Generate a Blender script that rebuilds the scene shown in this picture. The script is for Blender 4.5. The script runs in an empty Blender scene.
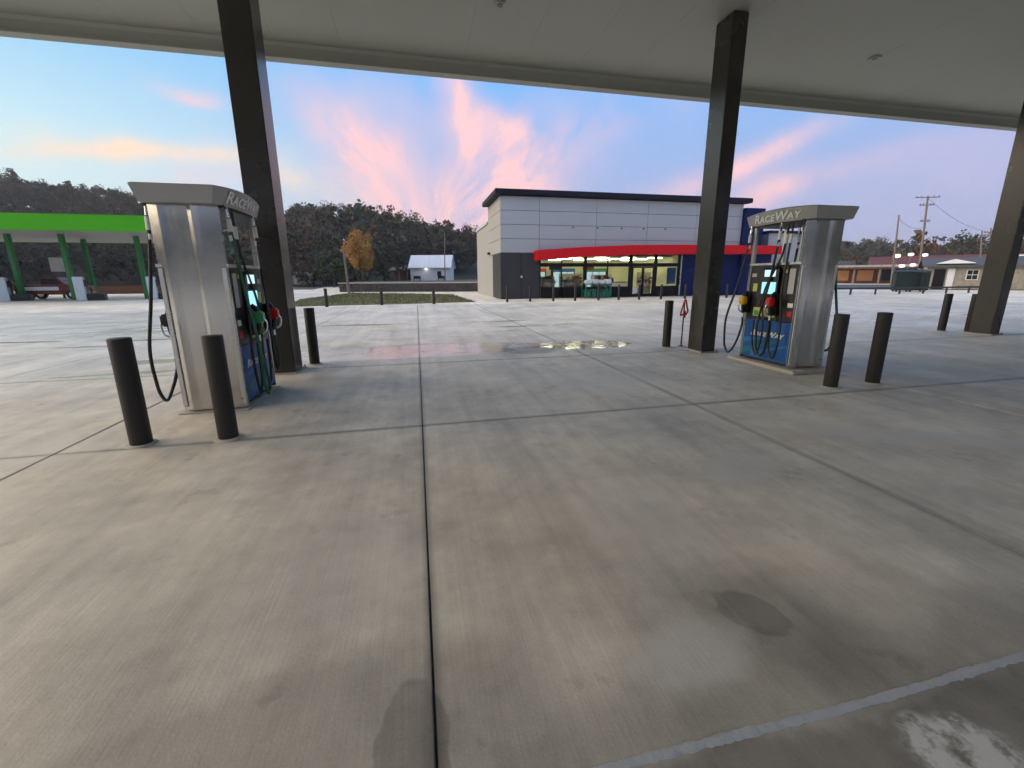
import bpy, bmesh, math, random
import numpy as np
from mathutils import Vector, Matrix
rad = math.radians
S = bpy.context.scene
COL = S.collection
random.seed(7)
RNG = np.random.default_rng(11)

# ------------------------------------------------------------------ camera
CAM_H, CAM_F, CAM_CY = 1.55, 418.6, 373.3
PITCH, ROLL, YAW = rad(12.96), rad(-0.34), rad(12.5)
Fw = Vector((math.sin(YAW)*math.cos(PITCH), math.cos(YAW)*math.cos(PITCH), -math.sin(PITCH)))
R0 = Vector((math.cos(YAW), -math.sin(YAW), 0)); U0 = R0.cross(Fw)
Rt = R0*math.cos(ROLL) + U0*math.sin(ROLL); Up = U0*math.cos(ROLL) - R0*math.sin(ROLL)
cd = bpy.data.cameras.new('camera'); cam = bpy.data.objects.new('camera', cd); COL.objects.link(cam)
cam.matrix_world = Matrix(((Rt.x, Up.x, -Fw.x, 0), (Rt.y, Up.y, -Fw.y, 0), (Rt.z, Up.z, -Fw.z, CAM_H), (0, 0, 0, 1)))
cd.sensor_fit = 'HORIZONTAL'; cd.sensor_width = 36.0
cd.lens = CAM_F/1024*36.0
cd.shift_y = -(384-CAM_CY)/1024
cd.clip_start = 0.05; cd.clip_end = 6000
S.camera = cam
S.render.resolution_x, S.render.resolution_y = 1024, 768
S.view_settings.view_transform = 'Standard'; S.view_settings.look = 'None'
S.view_settings.exposure = 0.48; S.view_settings.gamma = 1.0
S.view_settings.use_curve_mapping = False
S.cycles.use_denoising = True
S.cycles.use_adaptive_sampling = True; S.cycles.adaptive_threshold = 0.04; S.cycles.adaptive_min_samples = 20
S.cycles.max_bounces = 4; S.cycles.diffuse_bounces = 3; S.cycles.glossy_bounces = 3
S.cycles.transparent_max_bounces = 10; S.cycles.transmission_bounces = 4
S.cycles.sample_clamp_indirect = 6.0
S.cycles.caustics_reflective = False; S.cycles.caustics_refractive = False

CAMP = Vector((0, 0, CAM_H))
def ray(x, y): return Fw + Rt*((x-512)/CAM_F) - Up*((y-CAM_CY)/CAM_F)
def PG(x, y, z=0.0):
    r = ray(x, y); return CAMP + r*((z-CAM_H)/r.z)
def PY(x, y, Y):
    r = ray(x, y); return CAMP + r*(Y/r.y)
def PX(x, y, X):
    r = ray(x, y); return CAMP + r*(X/r.x)
def PD(x, y, D):
    r = ray(x, y); return CAMP + r*D

# ------------------------------------------------------------------ node helper
class NT:
    def __init__(s, tree): s.t = tree
    def n(s, typ, **kw):
        nd = s.t.nodes.new(typ)
        for k, v in kw.items(): setattr(nd, k, v)
        return nd
    def put(s, sock, v):
        if isinstance(v, bpy.types.NodeSocket): s.t.links.new(v, sock)
        elif v is not None:
            try: sock.default_value = v
            except Exception: sock.default_value = (v[0], v[1], v[2], 1.0)
    def m(s, op, a, b=None, c=None, clamp=False):
        nd = s.n('ShaderNodeMath', operation=op, use_clamp=clamp)
        s.put(nd.inputs[0], a); s.put(nd.inputs[1], b); s.put(nd.inputs[2], c)
        return nd.outputs[0]
    def vm(s, op, a, b=None, scale=None):
        nd = s.n('ShaderNodeVectorMath', operation=op)
        s.put(nd.inputs[0], a); s.put(nd.inputs[1], b)
        if scale is not None: s.put(nd.inputs['Scale'], scale)
        return nd.outputs['Value'] if op in ('LENGTH', 'DOT_PRODUCT', 'DISTANCE') else nd.outputs[0]
    def mix(s, f, a, b, mode='MIX'):
        nd = s.n('ShaderNodeMix', data_type='RGBA', blend_type=mode)
        s.put(nd.inputs[0], f)
        for sk, v in ((nd.inputs[6], a), (nd.inputs[7], b)):
            if isinstance(v, bpy.types.NodeSocket): s.t.links.new(v, sk)
            else: sk.default_value = (v[0], v[1], v[2], 1)
        return nd.outputs[2]
    def ramp(s, f, stops, interp='LINEAR'):
        nd = s.n('ShaderNodeValToRGB'); cr = nd.color_ramp; cr.interpolation = interp
        while len(cr.elements) < len(stops): cr.elements.new(0.5)
        for e, (p, c) in zip(cr.elements, stops):
            e.position = p
            e.color = (c, c, c, 1) if isinstance(c, (int, float)) else (c[0], c[1], c[2], 1)
        s.put(nd.inputs[0], f); return nd.outputs[0]
    def ss(s, v, a, b, lo=0.0, hi=1.0):
        nd = s.n('ShaderNodeMapRange', interpolation_type='SMOOTHSTEP')
        s.put(nd.inputs[0], v); s.put(nd.inputs[1], a); s.put(nd.inputs[2], b); s.put(nd.inputs[3], lo); s.put(nd.inputs[4], hi)
        return nd.outputs[0]
    def noise(s, vec, scale, detail=4, rough=0.55, dist=0.0, out=0):
        nd = s.n('ShaderNodeTexNoise'); s.put(nd.inputs['Vector'], vec)
        nd.inputs['Scale'].default_value = scale; nd.inputs['Detail'].default_value = detail
        nd.inputs['Roughness'].default_value = rough; nd.inputs['Distortion'].default_value = dist
        return nd.outputs[out]
    def xyz(s, v):
        nd = s.n('ShaderNodeSeparateXYZ'); s.put(nd.inputs[0], v); return nd.outputs
    def comb(s, x, y, z):
        nd = s.n('ShaderNodeCombineXYZ'); s.put(nd.inputs[0], x); s.put(nd.inputs[1], y); s.put(nd.inputs[2], z); return nd.outputs[0]

# ------------------------------------------------------------------ sky
SUN_AZ = rad(-80)      # measured from +Y towards +X: the sun has gone down to the left
SUN_EL = rad(20.0)
w = bpy.data.worlds.new('World'); S.world = w; w.use_nodes = True
w.node_tree.nodes.clear(); W = NT(w.node_tree)
tc = W.n('ShaderNodeTexCoord'); D = tc.outputs['Generated']
dx, dy, dz = W.xyz(D)[:3]
wob = W.noise(D, 5.0, 5, 0.6, out=1)
az0 = W.m('ARCTAN2', dx, dy)
el0 = W.m('ARCSINE', W.m('MAXIMUM', W.m('MINIMUM', dz, 1.0), -1.0))
wx, wy, wz = W.xyz(wob)[:3]
az = W.m('ADD', az0, W.m('MULTIPLY', W.m('SUBTRACT', wx, 0.5), 0.09))
el = W.m('ADD', el0, W.m('MULTIPLY', W.m('SUBTRACT', wy, 0.5), 0.055))
elp = W.m('MAXIMUM', el0, 0.0)
left = W.ss(W.m('COSINE', W.m('SUBTRACT', az0, SUN_AZ)), 0.0, 0.86)
SKY_LEFT = [(0.0, (.74, .76, .64)), (0.18, (.50, .70, .74)), (0.33, (.21, .47, .73)), (0.5, (.16, .40, .70)), (1.0, (.24, .40, .62))]
SKY_RIGHT = [(0.0, (.40, .38, .54)), (0.16, (.29, .38, .63)), (0.32, (.15, .39, .76)), (1.0, (.18, .34, .62))]
en = W.m('DIVIDE', elp, 1.2)
gl = W.ramp(en, SKY_LEFT); gr = W.ramp(en, SKY_RIGHT)
base = W.mix(left, gr, gl)
nish = W.n('ShaderNodeTexSky', sky_type='NISHITA'); nish.sun_disc = False
nish.sun_elevation = SUN_EL; nish.sun_rotation = SUN_AZ
nish.air_density = 1.0; nish.dust_density = 1.5; nish.ozone_density = 2.0
base = W.mix(0.975, W.vm('SCALE', nish.outputs[0], scale=0.05), base)
def aim(px, py):
    d = ray(px, py).normalized(); return math.atan2(d.x, d.y), math.asin(d.z)
AE = W.comb(az, el, 0.0)
def seg(p0, p1, wd):
    (a0, e0), (a1, e1) = aim(*p0), aim(*p1); wr = wd/430.0
    mp = W.n('ShaderNodeMapping', vector_type='TEXTURE'); W.put(mp.inputs[0], AE)
    mp.inputs['Location'].default_value = ((a0+a1)/2, (e0+e1)/2, 0); mp.inputs['Rotation'].default_value = (0, 0, math.atan2(e1-e0, a1-a0))
    mp.inputs['Scale'].default_value = (math.hypot(a1-a0, e1-e0)*.55+wr*.8, wr, 1)
    return W.m('EXPONENT', W.m('MULTIPLY', W.vm('DOT_PRODUCT', mp.outputs[0], mp.outputs[0]), -1.0))
def bank(segs):
    tot = None
    for p0, p1, wd, am in segs:
        g = W.m('MULTIPLY', seg(p0, p1, wd), am)
        tot = g if tot is None else W.m('ADD', tot, g)
    return tot
PINK = bank([((330, 120), (375, 160), 20, .6), ((372, 150), (368, 205), 36, .8), ((455, 70), (468, 140), 13, 1.0),
             ((468, 140), (520, 165), 17, .7), ((488, 118), (522, 138), 12, .9), ((425, 222), (500, 190), 34, 1.0),
             ((500, 185), (560, 135), 30, .75), ((660, 196), (745, 168), 10, 1.0), ((745, 168), (838, 124), 8, .85),
             ((735, 208), (800, 182), 12, .9), ((800, 182), (880, 158), 9, .6), ((170, 180), (232, 174), 12, .5), ((165, 88), (208, 101), 5, .8)])
LILAC = bank([((545, 150), (690, 100), 26, .75), ((840, 196), (1040, 160), 24, .7), ((890, 158), (1010, 132), 10, .45), ((400, 110), (450, 120), 30, .4), ((290, 90), (340, 120), 22, .4)])
GOLD = bank([((-30, 146), (90, 147), 5, .6), ((85, 147), (150, 149), 7, 1.2), ((150, 150), (260, 153), 6, .9), ((262, 166), (345, 200), 13, .9), ((10, 134), (40, 138), 10, .35)])
fa, fe = aim(432, 250)                        # the wisps fan out from low behind the store
ua = W.m('SUBTRACT', az, fa); ue = W.m('SUBTRACT', el, fe)
th = W.m('ARCTAN2', ue, ua); rr_ = W.m('SQRT', W.m('ADD', W.m('MULTIPLY', ua, ua), W.m('MULTIPLY', ue, ue)))
fan = W.noise(W.comb(W.m('MULTIPLY', th, 2.0), W.m('MULTIPLY', rr_, 3.2), 3.1), 1.0, 5, 0.60, .3)
fine = W.noise(W.comb(W.m('MULTIPLY', th, 5.0), W.m('MULTIPLY', rr_, 9.0), 7.7), 1.0, 4, 0.6, .4)
streak = W.m('ADD', W.m('MULTIPLY', fan, .76), W.m('MULTIPLY', fine, .24))
behind = W.m('MULTIPLY', W.m('MAXIMUM', W.ss(dy, 0.25, -0.15), W.ss(dz, .52, .75)), W.ss(streak, 0.40, 0.66))
modf = W.ss(streak, 0.26, 0.68)
sky = base
sky = W.mix(W.m('MULTIPLY', LILAC, W.ss(streak, 0.3, 0.65), clamp=True), sky, (.48, .42, .60))
sky = W.mix(W.m('MULTIPLY', W.m('MULTIPLY', PINK, 1.3), modf, clamp=True), sky, (.80, .50, .52))
sky = W.mix(W.m('MULTIPLY', GOLD, modf, clamp=True), sky, (.82, .62, .48))
sky = W.mix(W.m('MULTIPLY', behind, 0.55), sky, (.90, .66, .54))
w.cycles.sampling_method = 'MANUAL'; w.cycles.sample_map_resolution = 256
bg = W.n('ShaderNodeBackground'); W.put(bg.inputs[0], sky); bg.inputs[1].default_value = 1.0
W.t.links.new(bg.outputs[0], W.n('ShaderNodeOutputWorld').inputs[0])

sl = bpy.data.lights.new('sun', 'SUN'); so = bpy.data.objects.new('sun', sl); COL.objects.link(so)
sl.energy = 3.3; sl.angle = rad(70); sl.color = (1.0, .78, .54)
sd = Vector((math.sin(SUN_AZ)*math.cos(SUN_EL), math.cos(SUN_AZ)*math.cos(SUN_EL), math.sin(SUN_EL)))
so.rotation_euler = sd.to_track_quat('Z', 'Y').to_euler()

# ------------------------------------------------------------------ materials
MATS = {}
def mat(name, col, rough=0.6, metal=0.0, var=0.10, vs=3.0, bump=0.0, bs=40.0, spec=0.5, emit=None, es=0.0, island=0.0, stretch=None, rv=0.25):
    if name in MATS: return MATS[name]
    m = bpy.data.materials.new(name); m.use_nodes = True; N = NT(m.node_tree)
    b = m.node_tree.nodes['Principled BSDF']
    pos = N.n('ShaderNodeNewGeometry').outputs['Position']
    if stretch: pos = N.vm('MULTIPLY', pos, stretch)
    nz = N.noise(pos, vs, 5, 0.6)
    f = N.m('ADD', N.m('MULTIPLY', N.m('SUBTRACT', nz, 0.5), var*4), 1.0)
    if island:
        ri = N.n('ShaderNodeNewGeometry').outputs['Random Per Island']
        f = N.m('MULTIPLY', f, N.m('ADD', 1-island, N.m('MULTIPLY', ri, 2*island)))
    N.put(b.inputs['Base Color'], N.vm('SCALE', (col[0], col[1], col[2]), scale=f))
    N.put(b.inputs['Roughness'], N.m('ADD', rough, N.m('MULTIPLY', N.m('SUBTRACT', nz, 0.5), rv), clamp=True))
    b.inputs['Metallic'].default_value = metal
    b.inputs['Specular IOR Level'].default_value = spec
    if bump:
        bp = N.n('ShaderNodeBump'); bp.inputs['Strength'].default_value = bump; bp.inputs['Distance'].default_value = 0.01
        N.put(bp.inputs['Height'], N.noise(pos, bs, 5, 0.6)); N.put(b.inputs['Normal'], bp.outputs[0])
    if emit:
        b.inputs['Emission Color'].default_value = (*emit, 1); b.inputs['Emission Strength'].default_value = es
    MATS[name] = m; return m

def glass_mat(name, tint=(.9, .95, .95), refl=0.12):
    m = bpy.data.materials.new(name); m.use_nodes = True; N = NT(m.node_tree); m.node_tree.nodes.clear()
    t = N.n('ShaderNodeBsdfTransparent'); t.inputs[0].default_value = (*tint, 1)
    g = N.n('ShaderNodeBsdfGlossy'); g.inputs['Roughness'].default_value = 0.03
    fr = N.n('ShaderNodeFresnel'); fr.inputs[0].default_value = 1.5
    mx = N.n('ShaderNodeMixShader'); N.put(mx.inputs[0], N.m('ADD', fr.outputs[0], refl*0.3, clamp=True))
    N.t.links.new(t.outputs[0], mx.inputs[1]); N.t.links.new(g.outputs[0], mx.inputs[2])
    N.t.links.new(mx.outputs[0], N.n('ShaderNodeOutputMaterial').inputs[0]); MATS[name] = m; return m

def concrete_mat(name, colour=(.61, .565, .48), stains=True):
    m = bpy.data.materials.new(name); m.use_nodes = True; N = NT(m.node_tree)
    b = m.node_tree.nodes['Principled BSDF']
    P = N.n('ShaderNodeNewGeometry').outputs['Position']
    px, py, pz = N.xyz(P)[:3]
    wv = N.noise(P, 1.3, 3, 0.6, out=1); wv2 = N.noise(P, 7.0, 2, 0.6, out=1)
    q = N.vm('ADD', P, N.vm('ADD', N.vm('SCALE', N.vm('SUBTRACT', wv, (.5, .5, .5)), scale=0.35), N.vm('SCALE', N.vm('SUBTRACT', wv2, (.5, .5, .5)), scale=0.10)))
    qx, qy, _ = N.xyz(q)[:3]
    q2 = N.vm('MULTIPLY', q, (1, 1, 0))
    q3 = N.vm('MULTIPLY', N.vm('ADD', P, N.vm('SCALE', N.vm('SUBTRACT', wv2, (.5, .5, .5)), scale=0.085)), (1, 1, 0))
    def ell(c, rx, ry, rot=0.0, s0=1.0, s1=0.8, src=None):
        mp = N.n('ShaderNodeMapping', vector_type='TEXTURE'); N.put(mp.inputs[0], src or q2)
        mp.inputs['Location'].default_value = (c[0], c[1], 0); mp.inputs['Rotation'].default_value = (0, 0, rot); mp.inputs['Scale'].default_value = (rx, ry, 1)
        return N.ss(N.vm('LENGTH', mp.outputs[0]), s0, s1)
    big = N.noise(P, 0.22, 3, 0.55); mid = N.noise(P, 0.9, 5, 0.62); sm = N.noise(P, 5.0, 5, 0.65); grain = N.noise(P, 90.0, 2, 0.7)
    rot = N.n('ShaderNodeMapping'); N.put(rot.inputs[0], P); rot.inputs['Rotation'].default_value = (0, 0, rad(14)); rot.inputs['Scale'].default_value = (9.0, 0.35, 1)
    brush = N.noise(rot.outputs[0], 1.0, 4, 0.65)
    rot2 = N.n('ShaderNodeMapping'); N.put(rot2.inputs[0], P); rot2.inputs['Rotation'].default_value = (0, 0, rad(-3)); rot2.inputs['Scale'].default_value = (2.6, 0.16, 1)
    tyre = N.noise(rot2.outputs[0], 1.0, 4, 0.6)
    rot3 = N.n('ShaderNodeMapping'); N.put(rot3.inputs[0], P); rot3.inputs['Rotation'].default_value = (0, 0, rad(2)); rot3.inputs['Scale'].default_value = (70.0, 1.6, 1)
    broom = N.noise(rot3.outputs[0], 1.0, 2, 0.6)
    blot = N.noise(P, 2.3, 4, 0.68)
    oi = N.n('ShaderNodeObjectInfo').outputs['Random']
    f = N.m('ADD', 1.0, N.m('MULTIPLY', N.m('SUBTRACT', big, 0.5), 0.75))
    for t, a in ((mid, .85), (blot, .55), (sm, .46), (grain, .34), (brush, .34), (tyre, .62), (broom, .13)):
        f = N.m('ADD', f, N.m('MULTIPLY', N.m('SUBTRACT', t, 0.5), a))
    f = N.m('ADD', f, N.m('MULTIPLY', N.m('SUBTRACT', oi, 0.5), 0.07))
    warm = N.ss(N.noise(P, 0.5, 3, 0.6), 0.45, 0.70)
    c = N.mix(warm, colour, (colour[0]*1.0, colour[1]*0.96, colour[2]*0.92))
    c = N.vm('SCALE', c, scale=f)
    if stains: c = N.mix(N.m('MULTIPLY', ell((PG(600, 500).x, PG(600, 500).y), 1.7, 1.5, 0, 1.25, .2), N.ss(blot, .25, .6, .5, 1.)), c, N.vm('MULTIPLY', c, (1.02, .97, .90)))
    rough = N.m('ADD', 0.62, N.m('MULTIPLY', N.m('SUBTRACT', mid, 0.5), 0.35))
    if stains:
        def dark(mask, k): 
            nonlocal c
            c = N.mix(mask, c, N.vm('SCALE', c, scale=k))
        def at(x, y): p = PG(x, y); return (p.x, p.y)
        # damp stains with an outline of their own, then broader dark areas
        dark(ell(at(750, 611), .165, .125, rad(-48), 1.07, .91, q3), .70)
        dark(N.m('MULTIPLY', ell(at(768, 612), .50, .40, rad(-30), 1.15, .40), N.ss(mid, .2, .6, .8, 1.)), .60)
        dark(ell(at(414, 752), .125, .27, 0, 1.05, .93, q3), .72)
        dark(N.m('MULTIPLY', ell(at(230, 775), 1.1, .36, rad(10), 1.15, .7), N.ss(mid, .25, .55, .6, 1.)), .72)
        dark(N.m('MULTIPLY', N.m('MULTIPLY', N.ss(qy, 1.40, 1.0), N.ss(qx, -.2, .4)), .95), .60)  # darker band up to and around the near joint
        dark(N.m('MULTIPLY', N.m('MULTIPLY', N.ss(qy, .93, .86), N.ss(qx, .3, .6)), .95), .62)  # darker ground on the near side of the bead
        dark(N.m('MULTIPLY', ell(at(560, 560), .25, .7, rad(-12), 1.2, .3), N.ss(sm, .35, .6)), .80)
        dark(ell(at(300, 385), 1.2, .55, 0, 1.2, .5), .74)  # soft darker patch by the left column
        dark(N.m('MULTIPLY', ell(at(530, 350), .65, .5, 0, 1.1, .7), .9), .55)
        # dark seams of dirt along the joints
        for J, ax, wd in ((-.02, px, .05), (3.27, px, .075), (-3.31, px, .05), (4.365, py, .075), (7.795, py, .07)):
            dj = N.m('ABSOLUTE', N.m('SUBTRACT', ax, J))
            dark(N.m('MULTIPLY', N.ss(dj, wd, .0), N.ss(mid, .2, .6, .5, 1.)), .56)
        foot = N.m('MULTIPLY', N.ss(N.noise(P, 2.6, 3, .5), .56, .66), N.ss(sm, .52, .62))
        dark(N.m('MULTIPLY', foot, .7), .66)
        dark(N.m('MULTIPLY', N.ss(N.noise(P, 16.0, 2, .5), .74, .78), .5), .6)
        # pale splashes, laitance and cement residue
        pale = N.m('MULTIPLY', ell((at(965, 752)[0], at(965, 752)[1]), .22, .12, rad(-25), 1.15, .7), N.ss(N.noise(P, 11.0, 4, .7), .36, .56))
        c = N.mix(N.m('MULTIPLY', pale, .95), c, (.62, .60, .56))
        for ctr, rx, ry, r, k in ((at(740, 467), .42, .26, .3, .42), (at(945, 440), 1.2, .20, -.45, .42), (at(600, 378), .9, .8, 0, .28), (at(835, 430), .6, .2, 0, .2), (at(45, 450), .5, .6, 0, .25), (at(640, 520), .4, .6, 0, .18), (at(690, 650), .35, .18, .3, .3), (at(340, 560), .5, .6, .2, .16)):
            c = N.mix(N.m('MULTIPLY', N.m('MULTIPLY', ell(ctr, rx, ry, r, 1.2, .6), k*1.8), N.ss(mid, .2, .55, .4, 1.)), c, (.60, .575, .53))
        # standing water along the drip line of the canopy and across the left lot
        pud = N.m('MULTIPLY', ell((-.3, 9.2), 3.8, 1.0, rad(1), 1.03, .70), N.ss(N.noise(P, 1.6, 4, .5), .28, .46))
        pud1 = pud
        pud2 = N.m('MULTIPLY', 1.0, N.m('MULTIPLY', ell((3.7, 9.1), 1.25, .62, 0, 1.05, .9), N.ss(N.noise(P, 4.5, 3, .5), .40, .50)))
        pud = N.m('MAXIMUM', pud1, pud2)
        lot = N.m('MULTIPLY', N.m('MULTIPLY', N.ss(qx, -5.5, -8.0), N.ss(qy, 12.6, 13.4)), N.ss(N.noise(N.vm('MULTIPLY', P, (.3, 1.2, 1)), .8, 4, .55), .36, .46))
        rgt = N.m('MULTIPLY', N.m('MULTIPLY', N.ss(qx, 7.0, 10.0), N.m('MULTIPLY', N.ss(qy, 9.6, 10.4), N.ss(qy, 17.5, 16.0))), N.ss(N.noise(N.vm('MULTIPLY', P, (.3, 1.6, 1)), .9, 4, .55), .40, .50))
        sml = N.m('MAXIMUM', ell(at(150, 362), .7, .25, 0, 1.1, .85), ell(at(120, 374), 1.0, .10, rad(8), 1.1, .85))
        sml = N.m('MAXIMUM', sml, N.m('MULTIPLY', N.m('MULTIPLY', N.ss(qy, 11.0, 12.0), N.ss(qy, 18, 16)), N.ss(N.noise(N.vm('MULTIPLY', P, (.22, 1.5, 1)), .7, 4, .55), .60, .66)))
        wet = N.m('MAXIMUM', pud, N.m('MULTIPLY', sml, .8))
        sheen = N.m('MAXIMUM', lot, rgt)
        damp = N.m('MULTIPLY', N.m('MULTIPLY', N.ss(qy, 7.2, 9.2), N.ss(qy, 24., 14.)), N.ss(big, .35, .6))
        rough = N.m('SUBTRACT', rough, N.m('MULTIPLY', damp, .22))
        c = N.mix(N.m('MULTIPLY', wet, .8), c, N.vm('SCALE', c, scale=.66))
        c = N.mix(sheen, c, N.vm('MULTIPLY', c, (.95, .97, .99)))
        rough = N.m('SUBTRACT', rough, N.m('MULTIPLY', sheen, .16))
        rough = N.m('ADD', N.m('MULTIPLY', rough, N.m('SUBTRACT', 1.0, wet)), N.m('MULTIPLY', wet, 0.07))
    N.put(b.inputs['Base Color'], c); N.put(b.inputs['Roughness'], rough)
    bp = N.n('ShaderNodeBump'); bp.inputs['Distance'].default_value = 0.004
    N.put(bp.inputs['Strength'], 0.35 if not stains else N.m('SUBTRACT', 0.35, N.m('MULTIPLY', wet, .33)))
    N.put(bp.inputs['Height'], N.m('ADD', N.m('MULTIPLY', grain, .5), N.m('ADD', N.m('MULTIPLY', broom, .6), sm)))
    if stains:   # puddle shading normals tilted off the flat slabs to steer their reflections
        nn = N.vm('NORMALIZE', N.vm('ADD', N.n('ShaderNodeNewGeometry').outputs['Normal'], N.comb(0.0, N.m('SUBTRACT', N.m('MULTIPLY', pud2, .026), N.m('MULTIPLY', pud1, .010)), 0.0)))
        N.put(bp.inputs['Normal'], nn)
    N.put(b.inputs['Normal'], bp.outputs[0])
    MATS[name] = m; return m

concrete_mat('concrete'); concrete_mat('far_concrete', (.74, .665, .55), False)
mat('joint_sealant', (.045, .043, .042), .7); mat('pale_sealant', (.40, .42, .43), .7, var=.12, vs=14, bump=.6, bs=30)
mat('asphalt', (.075, .075, .078), .8, var=.12, bump=.4)
mat('bronze_metal', (.036, .033, .028), .27, .0, .03, 1.0, rv=.05)
mat('bollard_bronze', (.030, .026, .022), .5, .0, .12, 3.0, spec=.3)
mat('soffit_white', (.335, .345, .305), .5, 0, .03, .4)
mat('gutter_grey', (.33, .325, .30), .5, 0, .05, 1.0)
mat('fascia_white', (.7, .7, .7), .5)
mat('fixture_grey', (.16, .16, .16), .5)
mat('header_grey', (.36, .365, .36), .35, .1, .04)
mat('black_plastic', (.016, .016, .017), .38, 0, .08, 20)
mat('dark_gasket', (.02, .02, .02), .6)
mat('rubber', (.013, .013, .014), .45, 0, .1, 20)
mat('green_rubber', (.015, .12, .06), .45)
mat('chrome', (.75, .75, .74), .22, 1.0, .03)
mat('silver_trim', (.62, .62, .60), .3, .8, .04)
mat('white_paint', (.85, .85, .83), .5, 0, .04)
mat('red_paint', (.55, .012, .018), .4, 0, .05)
mat('nozzle_red', (.62, .02, .02), .35); mat('nozzle_yellow', (.80, .52, .04), .35); mat('nozzle_green', (.03, .33, .12), .35)
mat('brand_blue', (.012, .10, .36), .32, 0, .05); mat('navy', (.003, .013, .085), .55, 0, .06, .8, spec=.2)
mat('panel_teal', (.01, .20, .26), .35); mat('panel_sky', (.03, .19, .50), .35)
mat('lime_label', (.55, .62, .12), .5); mat('yellow_label', (.85, .70, .10), .5); mat('paper_grey', (.52, .52, .50), .6)
mat('screen_lit', (.05, .1, .12), .3, emit=(.30, .66, .78), es=1.1); mat('screen_pale', (.05, .1, .12), .3, emit=(.55, .80, .86), es=.9)
mat('grey_panel', (.46, .47, .49), .42, .25, .035, .6); mat('charcoal_panel', (.032, .032, .037), .6, 0, .05, .8)
mat('cream_render', (.37, .36, .345), .75, 0, .05, .7, .3, 30); mat('parapet_dark', (.010, .011, .022), .6, spec=.25)
mat('awning_red', (.66, .005, .014), .5, 0, .04, .6, spec=.25)
mat('black_frame', (.006, .006, .006), .6, spec=.25); mat('interior_cream', (.78, .74, .50), .8, 0, .03)
mat('interior_floor', (.42, .38, .30), .4); mat('interior_ceiling', (.22, .22, .17), .8)
mat('lamp_warm', (.9, .9, .8), .5, emit=(1.0, .92, .60), es=17.0)
mat('shelf_metal', (.45, .42, .36), .5); mat('goods', (.35, .22, .12), .6, var=.5, vs=9.0)
mat('cooler_lit', (.2, .25, .3), .3, var=.5, vs=5.0, emit=(.55, .70, .80), es=.55); MATS['cooler_lit'].cycles.emission_sampling = 'NONE'
mat('teal', (.012, .16, .13), .45, 0, .1); mat('bag_white', (.7, .72, .75), .5)
mat('stone_wall', (.060, .048, .044), .85, 0, .35, 2.6, .8, 8, island=.45)
mat('grass', (.125, .125, .036), .8, 0, .3, .35, .8, 25, island=.35); mat('lawn_soil', (.135, .125, .045), .9, 0, .25, .5, .8, 20)
mat('soil', (.10, .095, .07), .9, 0, .2, .1); mat('hill_soil', (.028, .030, .020), .95, 0, .2, .05)
mat('bark', (.07, .055, .042), .9, 0, .2, 3, .6, 15); mat('wood_pole', (.20, .155, .115), .85, 0, .15, 3)
mat('leaf_dark', (.075, .078, .055), .8, 0, .40, .05, island=.30, spec=.1)
mat('leaf_green', (.05, .062, .025), .7, 0, .3, .3, island=.5)
mat('leaf_orange', (.46, .235, .055), .7, 0, .25, .6, island=.4)
mat('leaf_brown', (.115, .090, .068), .8, 0, .35, .06, island=.30, spec=.1)
mat('leaf_rust', (.13, .080, .045), .8, 0, .35, .06, island=.3, spec=.1); mat('leaf_olive', (.085, .095, .045), .8, 0, .35, .06, island=.3, spec=.1)
mat('house_white', (.74, .74, .76), .6); mat('metal_roof', (.72, .75, .80), .4, .0, .04)
mat('lime_green', (.070, .42, .006), .5, 0, .04, .5, spec=.2); mat('dark_green', (.025, .19, .045), .45, 0, .08)
mat('maroon', (.20, .022, .022), .3, 0, .06); mat('tyre', (.012, .012, .012), .7); mat('car_glass', (.02, .025, .03), .08)
mat('pump_white', (.62, .66, .68), .5); mat('brick', (.13, .055, .036), .8, 0, .25, 3, .4, 20)
mat('brown_roof', (.13, .035, .028), .7, 0, .2, 1.5); mat('slate_roof', (.085, .085, .095), .75, 0, .2, 2)
mat('field_stone', (.36, .32, .26), .85, 0, .3, 3.2, .8, 9, island=.3); mat('dumpster_green', (.005, .018, .015), .6, 0, .1)
mat('shop_lit', (.3, .15, .07), .6, emit=(1.0, .42, .14), es=.08); mat('globe', (.85, .85, .85), .4, emit=(1, .95, .88), es=.75)
mat('house_lamp', (.9, .9, .9), .4, emit=(1, .98, .92), es=3.0); mat('grey_siding', (.40, .42, .45), .6); mat('steel_rail', (.05, .04, .033), .6)
mat('wire', (.02, .02, .02), .6); mat('kerb_concrete', (.50, .47, .41), .8, 0, .1, 3, .4, 40)
glass_mat('glass', refl=.05)
for k_ in ('globe', 'shop_lit', 'screen_lit', 'screen_pale', 'house_lamp'): MATS[k_].cycles.emission_sampling = 'NONE'

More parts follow.
